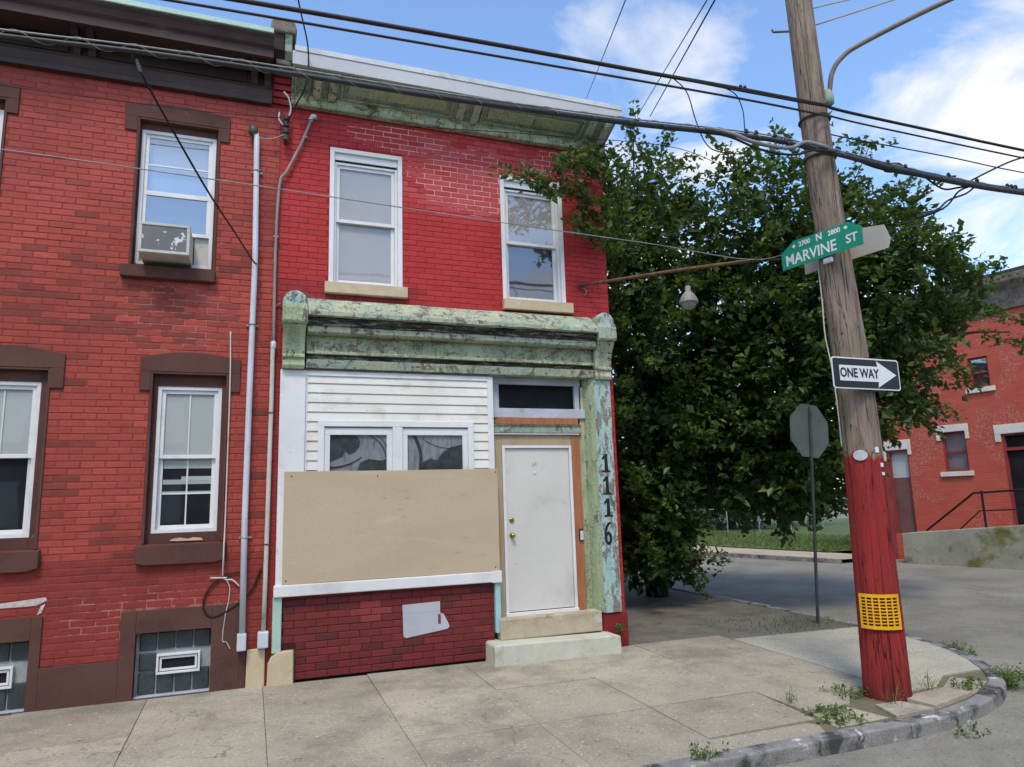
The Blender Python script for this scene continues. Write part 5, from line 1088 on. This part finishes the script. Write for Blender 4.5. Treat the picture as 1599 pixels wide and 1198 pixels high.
def fwin(i, panes=2, lint=True, m='dark2', sill=True):
    a, b, c, d = OPF[i]; mb = MB(); f_ = .05
    mb.box(a, a+f_, .06, .12, c, d); mb.box(b-f_, b, .06, .12, c, d); mb.box(a+f_, b-f_, .06, .12, d-f_, d); mb.box(a+f_, b-f_, .06, .12, c, c+f_); mb.box(a+f_, b-f_, .07, .11, (c+d)/2-.02, (c+d)/2+.02)
    w_ = mb.build('window', 'far_frame', FB, local=True)
    MB().box(a+f_, b-f_, .085, .09, c+f_, d-f_).build('pane', 'glass_hi', w_, local=True); MB().box(a+.01, b-.01, .14, .15, c, d).build('dark_room', m, w_, local=True)
    if lint:
        mb = MB(); mb.box(a-.12, b+.1, -.03, .05, d, d+.19); mb.box(a-.12, a-.005, -.03, .05, d-.22, d); mb.box(b+.005, b+.1, -.03, .05, d-.22, d); mb.build('lintel', 'far_white', w_, .006, local=True)
    if sill: MB().box(a-.12, b+.1, -.06, .05, c-.13, c-.005).build('sill', 'far_white', w_, .006, local=True)
fwin(1, m='blind'); fwin(2, lint=False); fwin(4); fwin(5, lint=False); fwin(6, lint=False);
a, b, c, d = OPF[0]
dd = MB().box(a+.07, b-.04, .10, .14, c-.6, 2.22).build('side_door', 'far_door', FB, local=True)
mb = MB(); mb.box(a, a+.07, .02, .14, c-.6, d); mb.box(b-.04, b, .02, .14, c-.6, d); mb.box(a+.07, b-.04, .02, .14, d-.08, d); mb.box(a-.16, a, -.02, .12, -.3, d-.1); mb.build('door_frame', 'far_frame', dd, local=True)
MB().box(a+.07, b-.04, .11, .13, 2.22, d-.08).build('door_light', 'blind_green', dd, local=True)
mb = MB(); mb.box(a-.14, b+.1, -.03, .05, d, d+.28); mb.box(b+.005, b+.1, -.03, .05, d-.16, d); mb.box(a-.14, a-.005, -.03, .05, d-.3, d); mb.build('lintel', 'far_white', dd, .006, local=True)
a, b, c, d = OPF[3]
d2 = MB().box(a+.06, b-.06, .10, .14, c, 2.78).build('front_door', 'dark', FB, local=True)
mb = MB(); mb.box(a, a+.06, .02, .14, c, d); mb.box(b-.06, b, .02, .14, c, d); mb.box(a+.06, b-.06, .02, .14, d-.05, d); mb.box(a+.06, b-.06, .02, .14, 2.78, 2.86); mb.build('door_frame', 'far_frame', d2, local=True)
MB().box(a+.06, b-.06, .11, .12, 2.86, d-.05).build('door_light', 'dark', d2, local=True)
mb = MB(); mb.box(a-.14, b+.14, -.03, .05, d, d+.24); mb.box(a-.14, a-.005, -.03, .05, d-.2, d); mb.box(b+.005, b+.14, -.03, .05, d-.2, d); mb.build('lintel', 'far_white', d2, .006, local=True)
MB().prism([(.0, 6.42), (-.08, 6.42), (-.10, 6.9), (-.30, 7.12), (-.30, 7.3), (.3, 7.36), (.3, 6.42)], -.65, 9.1, 'yz').build('eaves', 'cap_stone', FB, .02, local=True)
MB().box(-.65, 9.1, -.2, 8.1, 7.3, 7.42).build('roof', 'roof', FB, local=True)
PL = empty('concrete_platform', FB.location, FB.rotation_euler.z); tag(PL, 'mossy low concrete platform in front of the orange red building', 'platform')
MB().prism([(.53, -.2), (7, -.2), (7, 1.12), (3.54, .94), (.55, .69)], -.9, -.02).build('platform', 'moss_concrete', PL, .02, local=True)
RL = empty('iron_railing', FB.location, FB.rotation_euler.z); tag(RL, 'black iron stair railing on the concrete platform', 'railing')
MB().tube([(1.18, -.8, .77), (2.47, -.8, 1.73), (3.6, -.8, 1.78), (6, -.8, 1.9)], .028, 8).build('handrail', 'rail', RL, local=True)
MB().tube([(2.04, -.8, .82), (2.56, -.8, 1.28), (3.6, -.8, 1.32), (6, -.8, 1.45)], .018, 8).build('mid_rail', 'rail', RL, local=True)
for x in (2.66, 4.1, 5.6): MB().tube([(x, -.8, .84), (x, -.8, 1.78)], .03, 8).build('post', 'rail', RL, local=True)

# pale house and dark trees beyond the street tree
BH = empty('blue_house', (3.2, 19, -.5)); tag(BH, 'pale blue house glimpsed through the tree beside the red corner', 'house')
MB().box(-3, 4.9, 19, 27, -.6, 5.2).build('wall', 'pale_blue', BH)
MB().box(-3.2, 5.1, 18.8, 27.2, 5.2, 5.5).build('roof', 'roof', BH)
for x in (1.2, 3.2): 
    w_ = MB().box(x, x+.9, 18.96, 19, 1.0, 2.5).build('window', 'white', BH); MB().box(x+.08, x+.82, 18.94, 18.955, 1.08, 2.42).build('pane', 'glass_dark', w_)
def leaf_mesh(name, m, clusters, per, size, spread, parent, local=False, seed=1, base=0.0):
    """leaf clumps: small folded diamond leaves on short sprays"""
    rnd = random.Random(seed); vs = []; fs = []; rn = []
    for (c, nrm, k) in clusters:
        ax = (nrm+Vector((rnd.gauss(0, .5), rnd.gauss(0, .5), rnd.gauss(.15, .4)))).normalized()
        tone = base+(1-base)*rnd.random()**1.25
        for _ in range(int(per*k)):
            t = rnd.random(); p = c+ax*(t-.3)*spread*1.6+Vector((rnd.gauss(0, 1), rnd.gauss(0, 1), rnd.gauss(0, 1)))*spread*.42
            d = (ax*.7+Vector((rnd.gauss(0, .7), rnd.gauss(0, .7), rnd.gauss(-.1, .6)))).normalized()
            n = (Vector((0, 0, 1))*.9+nrm*.5+Vector((rnd.gauss(0, .55), rnd.gauss(0, .55), rnd.gauss(0, .4)))).normalized()
            s = d.cross(n)
            if s.length < .05: continue
            s.normalize(); n = s.cross(d); l = size*rnd.uniform(.6, 1.3); w_ = l*rnd.uniform(.26, .38); f_ = w_*rnd.uniform(.1, .5); b = len(vs)
            vs += [tuple(p), tuple(p+d*l*.45+s*w_+n*f_), tuple(p+d*l-n*l*.12), tuple(p+d*l*.45-s*w_+n*f_)]
            fs += [(b, b+1, b+2), (b, b+2, b+3)]; rn.append(min(1, max(0, tone*.55+rnd.random()*.45)))
    me = bpy.data.meshes.new(name); me.from_pydata(vs, [], fs); me.update()
    at = me.attributes.new('rnd', 'FLOAT', 'FACE'); at.data.foreach_set('value', [r_ for r_ in rn for _ in (0, 1)])
    me.materials.append(MT[m]); o = bpy.data.objects.new(name, me); COL.objects.link(o); o.parent = parent
    if not local and parent: o.matrix_parent_inverse = parent.matrix_basis.inverted()
    return o
def lobe_clusters(lobes, dens, rnd, inner=.35, rag=.28):
    out = []
    for (x, y, z, r_, *k) in lobes:
        n = int(dens*r_*r_*(k[0] if k else 1))
        for _ in range(n):
            d = Vector((rnd.gauss(0, 1), rnd.gauss(0, 1), rnd.gauss(0, 1))).normalized()
            q = r_*(rnd.random()**.33 if rnd.random() < inner else rnd.uniform(.78, 1.12)); q *= 1+rag*mnoise.noise(Vector((x, y, z))*3.1+d*2.2)
            out.append((Vector((x, y, z))+d*q*1.0, d, rnd.uniform(.5, 1.3)))
    return out

# ------------------------------------------------------------------ big street tree
TR = empty('street_tree', (4.45, 3.9, -.5)); tag(TR, 'big bushy dark green street tree beside the red corner house', 'tree')
LOB = [(3.25, 2.0, 6.0, 1.05), (3.0, 1.9, 4.9, 1.05), (3.2, 2.2, 3.6, 1.15), (3.5, 2.6, 2.4, 1.1), (3.75, 2.9, 1.3, .95, .9), (3.6, 2.5, .75, .6, .8), (4.3, 3.2, 1.0, .6, .8),
       (4.4, 2.6, 6.0, 1.25), (4.7, 2.4, 4.6, 1.4), (4.9, 2.4, 3.2, 1.35), (4.9, 2.6, 2.2, 1.0), (5.2, 1.6, 6.15, 1.15), (5.5, 1.6, 5.0, 1.35), (5.6, 1.5, 3.7, 1.3), (5.5, 1.5, 2.5, 1.0), (6.0, 1.6, 1.75, .75, .9),
       (6.2, 1.3, 6.7, 1.1), (6.7, 1.0, 5.6, 1.3), (6.6, .9, 4.3, 1.3), (6.5, .9, 3.1, 1.1), (6.3, .7, 2.35, .7), (7.3, .8, 6.0, 1.1), (7.5, .5, 4.9, 1.25), (7.4, .4, 3.7, 1.05), (7.3, .6, 3.0, .7), (8.0, .5, 5.5, .75, .8), (8.3, .4, 4.75, .8, .8), (8.9, .4, 4.5, .5, .7),
       (7.5, .9, 6.6, .45, .6), (6.7, 1.0, 7.35, .65, .7), (5.4, 1.6, 7.1, .7, .7), (3.2, 1.9, 7.0, .65, .6), (5.6, 4.5, 2.3, 1.3), (5.8, 4.5, 4.5, 1.6), (4.6, 5.2, 3.2, 1.4), (4.4, 5.2, 5.0, 1.4), (3.7, 3.0, .35, .6), (4.25, 2.9, .35, .55), (4.1, 3.0, .8, .6), (3.3, 2.4, 1.5, .8), (5.4, 1.9, 1.75, .8), (6.2, 1.7, 1.6, .75), (6.9, 1.9, 1.75, .8), (4.9, 2.6, 1.75, .7), (3.0, 2.0, 5.5, .9), (3.9, 2.2, 6.9, .8), (4.6, 2.2, 6.9, .6, .7)]
rnd = random.Random(11)
LOB += [(6.0, 2.2, 1.55, .8, 1.1), (7.0, 2.2, 1.75, .8, 1.1), (6.5, 3.0, 1.55, .9), (7.6, 2.6, 2.1, .8), (3.9, 3.2, .35, .65, 1.4), (4.4, 3.3, .55, .65, 1.4), (3.4, 2.6, .5, .55, 1.3), (4.6, 3.4, 1.2, .8, 1.2), (7.2, 2.6, 4.3, 1.25), (6.4, 2.6, 3.5, 1.25), (6.2, 2.8, 5.2, 1.1), (7.9, 2.4, 5.0, .9), (4.2, 3.6, 2.0, 1.0), (3.9, 3.5, 3.4, 1.1), (6.0, 3.4, 2.5, 1.0)]
LOB = [(a, b, c, d*.88, (k[0] if k else 1)*(.55 if c > 6.1 else 1)) for a, b, c, d, *k in LOB]
leaf_mesh('crown', 'leaf', lobe_clusters(LOB, 26, rnd, .05, .6), 46, .098, .17, TR, seed=5)
leaf_mesh('inner_foliage', 'leaf', lobe_clusters([(a, b, c, d*.92, k) for a, b, c, d, k in LOB], 52, rnd, 1.0), 22, .17, .24, TR, seed=6)
# fresh shoots arching out of every limb
sh = []
for (x, y, z, r_, k) in LOB:
    for _ in range(max(3, int(9*r_*r_))):
        d = Vector((rnd.gauss(0, 1), rnd.gauss(-.35, 1), rnd.gauss(.25, .8))).normalized(); p0 = Vector((x, y, z))+d*r_*.85
        dr_ = (d*.8+Vector((rnd.gauss(0, .35), rnd.gauss(0, .35), rnd.gauss(.25, .35)))).normalized(); ln = rnd.uniform(.35, .95); n_ = int(3+ln*6)
        for i in range(n_):
            t = (i+.5)/n_; sh.append((p0+dr_*ln*t+Vector((0, 0, -.22*ln*t*t)), dr_, 1-.45*t))
leaf_mesh('shoots', 'leaf', sh, 13, .105, .085, TR, seed=8, base=.30)
# loose sprays that break the outline, some in front of the wall and window
spr = []
def spray(pts, n, k=1.0):
    pts = [Vector(p) for p in pts]
    for i in range(n):
        t = i/max(1, n-1)*(len(pts)-1); j = min(int(t), len(pts)-2); c = pts[j].lerp(pts[j+1], t-j); spr.append((c, Vector((rnd.gauss(0, 1), rnd.gauss(0, 1), .6)).normalized(), k))
SPR = [[(2.24, 0.8, 6.1), (1.28, -0.2, 5.86), (0.85, -0.5, 5.79), (0.59, -0.6, 5.6)], [(2.05, 0.7, 5.72), (1.07, -0.3, 5.46), (0.64, -0.5, 5.31), (0.14, -0.6, 5.48)], [(2.09, 0.7, 5.41), (1.29, -0.2, 5.16), (1.01, -0.4, 5.41)], [(2.12, 0.7, 5.11), (1.23, -0.3, 4.88), (0.85, -0.5, 4.88)], [(1.97, 0.5, 6.14), (1.5, -0.1, 6.18), (1.04, -0.4, 5.98)], [(0.55, -0.5, 5.3), (0.31, -0.55, 5.38), (-0.02, -0.6, 5.44)]] + [[(2.6, 1.2, 5.4), (1.9, .2, 5.75), (1.35, -.35, 5.75), (1.0, -.55, 5.72)], [(2.5, 1.2, 5.0), (1.8, .1, 5.3), (1.3, -.4, 5.2)], [(2.5, 1.3, 4.3), (1.9, .3, 4.85), (1.25, -.4, 4.78)], [(2.6, 1.4, 5.8), (2.2, .4, 6.2), (1.7, -.2, 6.2)],
       [(3.2, 1.8, 6.6), (3.0, 1.4, 7.35), (2.95, 1.2, 7.75)], [(3.6, 1.8, 6.6), (3.6, 1.5, 7.3), (3.7, 1.3, 7.6)], [(5.2, 1.6, 7.0), (5.0, 1.3, 7.5)], [(5.8, 1.4, 7.2), (6.0, 1.2, 7.9)], [(6.6, 1.0, 7.4), (6.7, .8, 8.1)], [(7.2, .8, 6.9), (7.5, .6, 7.6)], [(8.0, .5, 6.2), (8.4, .4, 6.7)], [(8.8, .4, 5.2), (9.5, .3, 5.4)], [(9.0, .4, 4.5), (10.4, .4, 4.45), (11.2, .4, 4.3)], [(9.6, .4, 4.1), (10.9, .4, 3.85), (11.6, .4, 3.9)], [(8.4, .3, 3.5), (8.9, .3, 3.1)], [(7.4, .4, 2.9), (7.7, .3, 2.5)], [(6.6, .4, 2.3), (6.9, .3, 2.15)],
       [(3.4, 2.3, 1.2), (3.0, 1.7, .6), (3.1, 1.5, .25)], [(4.1, 2.5, 1.0), (4.4, 2.2, .4), (4.7, 2.2, .15)], [(3.2, 2.2, 1.6), (2.6, 1.4, 1.5)], [(2.9, 1.8, 3.2), (2.2, .9, 3.1)], [(4.9, 2.0, 2.2), (5.2, 1.6, 1.5)], [(2.8, 1.7, 4.0), (2.1, .7, 4.0)], [(2.7, 1.6, 2.6), (2.1, .8, 2.7)]]
for p_ in SPR: spray(p_, 3+int(5*sum((Vector(a)-Vector(b)).length for a, b in zip(p_, p_[1:]))), .55)
leaf_mesh('outer_sprays', 'leaf', spr, 30, .105, .13, TR, seed=9, base=.35)
for p_ in SPR: MB().tube(p_, [.012, .009, .006, .005][:len(p_)] if len(p_) > 2 else [.011, .006], 5, 3).build('twig', 'bark', TR)
tk = MB(); tk.tube([(4.45, 3.9, -.7), (4.42, 3.85, .0), (4.5, 3.6, 1.2), (4.7, 3.2, 2.4), (5.0, 2.7, 3.8), (5.2, 2.3, 5.4)], [.24, .19, .17, .15, .11, .05], 14, 5).build('trunk', 'bark', TR, smooth=True)
for pts, r0 in (([(4.4, 3.85, .1), (4.0, 3.3, 1.4), (3.6, 2.7, 2.8), (3.3, 2.2, 4.6), (3.25, 2.0, 6.3)], .12), ([(4.55, 3.55, 1.4), (5.4, 2.4, 2.5), (6.4, 1.4, 3.6), (7.4, .8, 4.6), (8.4, .5, 5.2)], .11), ([(4.8, 3.0, 2.9), (5.6, 2.0, 4.4), (6.2, 1.4, 5.8), (6.6, 1.1, 7.2)], .09), ([(4.45, 3.8, .6), (4.8, 4.6, 2.2), (4.6, 5.2, 4.4)], .1), ([(6.4, 1.4, 3.6), (7.6, .7, 3.6), (9.0, .45, 4.1), (10.2, .4, 4.2)], .05), ([(4.42, 3.85, .2), (3.9, 3.4, .7), (3.6, 2.8, 1.0)], .06)):
    MB().tube(pts, [r0*(1-.75*i/(len(pts)-1)) for i in range(len(pts))], 10, 5).build('limb', 'bark', TR, smooth=True)

# terrace on the other side of the front street, behind the photographer; it shows as reflections in the windows
OT = empty('opposite_terrace', (0, -21, -.6)); tag(OT, 'brick terrace across the front street, mirrored in the ground floor windows', 'terrace')
ow_ = MB().box(-26, 22, -29, -21, -.7, 6.4).build('wall', 'sign_back_dark', OT)
MB().box(-26.2, 22.2, -29.2, -20.6, 6.4, 6.9).build('cornice', 'brown_dark', OT)
for i in range(18):
    for z in (1.0, 4.0): MB().box(-24.6+i*2.6, -23.6+i*2.6, -20.99, -20.95, z, z+1.6).build('window', 'white', OT)
# background trees and the fence of the vacant lot
def back_tree(x, y, h, r_, label, seed):
    e = empty('background_tree', (x, y, -.4)); tag(e, label, 'tree', 'trees beyond the vacant lot')
    rr = random.Random(seed); lobes = [(x+rr.uniform(-r_, r_)*.8, y+rr.uniform(-r_, r_)*.6, h*rr.uniform(.15, .95), r_*rr.uniform(.45, .75)) for _ in range(9)]
    leaf_mesh('crown', 'leaf_far', lobe_clusters(lobes, 26, rr, .5), 12, .26, .4, e, seed=seed)
    MB().tube([(x, y, -.7), (x+.1, y, h*.4), (x, y, h*.8)], [.22, .15, .06], 8).build('trunk', 'bark', e, smooth=True)
back_tree(13.0, 27, 6, 3.2, 'dark tree behind the lot, directly right of the street tree trunk', 21)
back_tree(18.5, 25, 5.5, 3.0, 'dark tree behind the lot, seen just left of the stop sign post', 22)
back_tree(23.5, 22, 6, 3.2, 'dark tree behind the lot, seen between stop sign post and pole', 23)
back_tree(8.5, 31, 7, 3.4, 'dark tree behind the lot, hidden mostly by the street tree', 24)
back_tree(11.2, 26.5, 2.6, 2.0, 'low dark bush behind the lot fence, nearest the street tree trunk', 31)
back_tree(15.6, 25.0, 2.8, 2.2, 'low dark bush behind the lot fence, left of the stop sign post', 32)
back_tree(20.8, 23.0, 2.8, 2.2, 'low dark bush behind the lot fence, right of the stop sign post', 33)
fn = empty('lot_fence', (17, 21, -.4)); tag(fn, 'grey wire fence along the back of the vacant lot', 'fence')
fa, fb_ = Vector((12.3, 21.5, -.5)), Vector((23.5, 17.5, -.45))
for i in range(9):
    p = fa.lerp(fb_, i/8); MB().tube([p, p+Vector((0, 0, 1.25))], .03, 8).build('post', 'wire_grey', fn)
MB().tube([fa+Vector((0, 0, 1.22)), fb_+Vector((0, 0, 1.22))], .02, 6).build('top_rail', 'wire_grey', fn)
mb = MB()
for i in range(90):
    p = fa.lerp(fb_, i/90); q = fa.lerp(fb_, min(1, (i+5)/90)); mb.tube([p+Vector((0, 0, .1)), q+Vector((0, 0, 1.2))], .003, 4); mb.tube([p+Vector((0, 0, 1.2)), q+Vector((0, 0, .1))], .003, 4)
o_ = mb.build('wire_mesh', 'steel_dark', fn)
lw = MB().box(12.2, 16.2, 23.0, 23.3, -.6, .75).build('low_wall', 'sign_back_dark'); tag(lw, 'low blue grey wall at the back of the vacant lot', 'wall')

# ------------------------------------------------------------------ weeds along the kerb, the pole and the step
def weed(x, y, z, n, h, spread, label, seed, leafy=True):
    """a clump: thin stems with small leaves (leafy) or wiry seed stalks"""
    rr = random.Random(seed); e = empty('weed', (x, y, z)); tag(e, label, 'weed', 'weeds in the pavement')
    cl = []
    for _ in range(max(3, n//4)):
        a = rr.uniform(0, 6.2832); q = spread*math.sqrt(rr.random()); cl.append((Vector((x+math.cos(a)*q, y+math.sin(a)*q, z+h*rr.uniform(.1, .75)*(1-.5*q/spread))), Vector((math.cos(a)*.6, math.sin(a)*.6, 1)).normalized(), 1))
    leaf_mesh('leaves', 'weed', cl, 9 if leafy else 4, .030 if leafy else .018, h*.28+.012, e, seed=seed)
    vs = []; fs = []; rn = []
    for _ in range(max(6, n//2)):
        a = rr.uniform(0, 6.2832); q = spread*rr.random()*.8; p = Vector((x+math.cos(a)*q, y+math.sin(a)*q, z-.01)); d = Vector((rr.gauss(0, .3), rr.gauss(0, .3), 1))*h*rr.uniform(.5, 1.25); sd_ = Vector((-math.sin(a), math.cos(a), 0))*rr.uniform(.0018, .0035); b = len(vs)
        vs += [tuple(p-sd_), tuple(p+sd_), tuple(p+d*.6+sd_*.8), tuple(p+d*.6-sd_*.8), tuple(p+d+Vector((d.x*.4, d.y*.4, 0)))]; fs += [(b, b+1, b+2, b+3), (b+3, b+2, b+4)]; rn += [rr.random()]*2
    me = bpy.data.meshes.new('stalks'); me.from_pydata(vs, [], fs); me.update()
    at = me.attributes.new('rnd', 'FLOAT', 'FACE'); at.data.foreach_set('value', rn); me.materials.append(MT['grass'])
    o = bpy.data.objects.new('stalks', me); COL.objects.link(o); o.parent = e; o.matrix_parent_inverse = e.matrix_basis.inverted(); return e
weed(5.15, -1.72, -.66, 230, .16, .22, 'green weed clump in the gutter at the far kerb bend', 1)
weed(4.36, -2.92, -.66, 220, .20, .17, 'tall leafy weed in the gutter right of the pole', 3)
weed(2.33, -2.78, -.545, 70, .10, .20, 'green weeds at the left foot of the red pole', 4)
weed(2.50, -3.20, -.545, 26, .20, .10, 'thin flowering weed in front of the red pole foot', 5, False)
weed(3.18, -2.98, -.55, 30, .18, .12, 'wispy weed on the pavement right of the pole', 6, False)
weed(1.80, -3.20, -.56, 190, .045, .26, 'low weed mat between broken slabs left of the pole', 7)
weed(1.72, -2.75, -.545, 36, .14, .10, 'small weed in the slab joint left of the pole', 9, False)
weed(.25, -3.50, -.565, 60, .07, .18, 'weed tuft on the kerb joint near the bottom edge', 10)
weed(3.62, -3.06, -.56, 70, .08, .16, 'reddish low weed on the broken kerb slab', 12)
weed(1.42, -.10, -.29, 46, .09, .07, 'small bright weed at the right end of the doorstep', 13)
weed(2.7, -3.64, -.665, 60, .03, .25, 'moss and weeds along the gutter below the pole', 14)

# specks of litter and fallen leaves on the pavement
vs = []; fs = []; rn = []; rr = random.Random(77)
for _ in range(150):
    x, y = rr.uniform(-4.5, 5.0), rr.uniform(-3.4, .4)
    if x < 1.6: y = min(y, -.4)
    z = walk_z(y)+.012; q = rr.uniform(.006, .02); a = rr.uniform(0, 6.28); b = len(vs)
    for k in range(4): vs.append((x+math.cos(a+k*1.57)*q*(1 if k % 2 else .55), y+math.sin(a+k*1.57)*q*(1 if k % 2 else .55), z+rr.uniform(-.002, .006)))
    fs.append((b, b+1, b+2, b+3))
lt = MB().add(vs, fs).build('litter', 'tan_stone'); tag(lt, 'scattered specks of litter and dry leaves on the pavement', 'litter', kind='stuff')
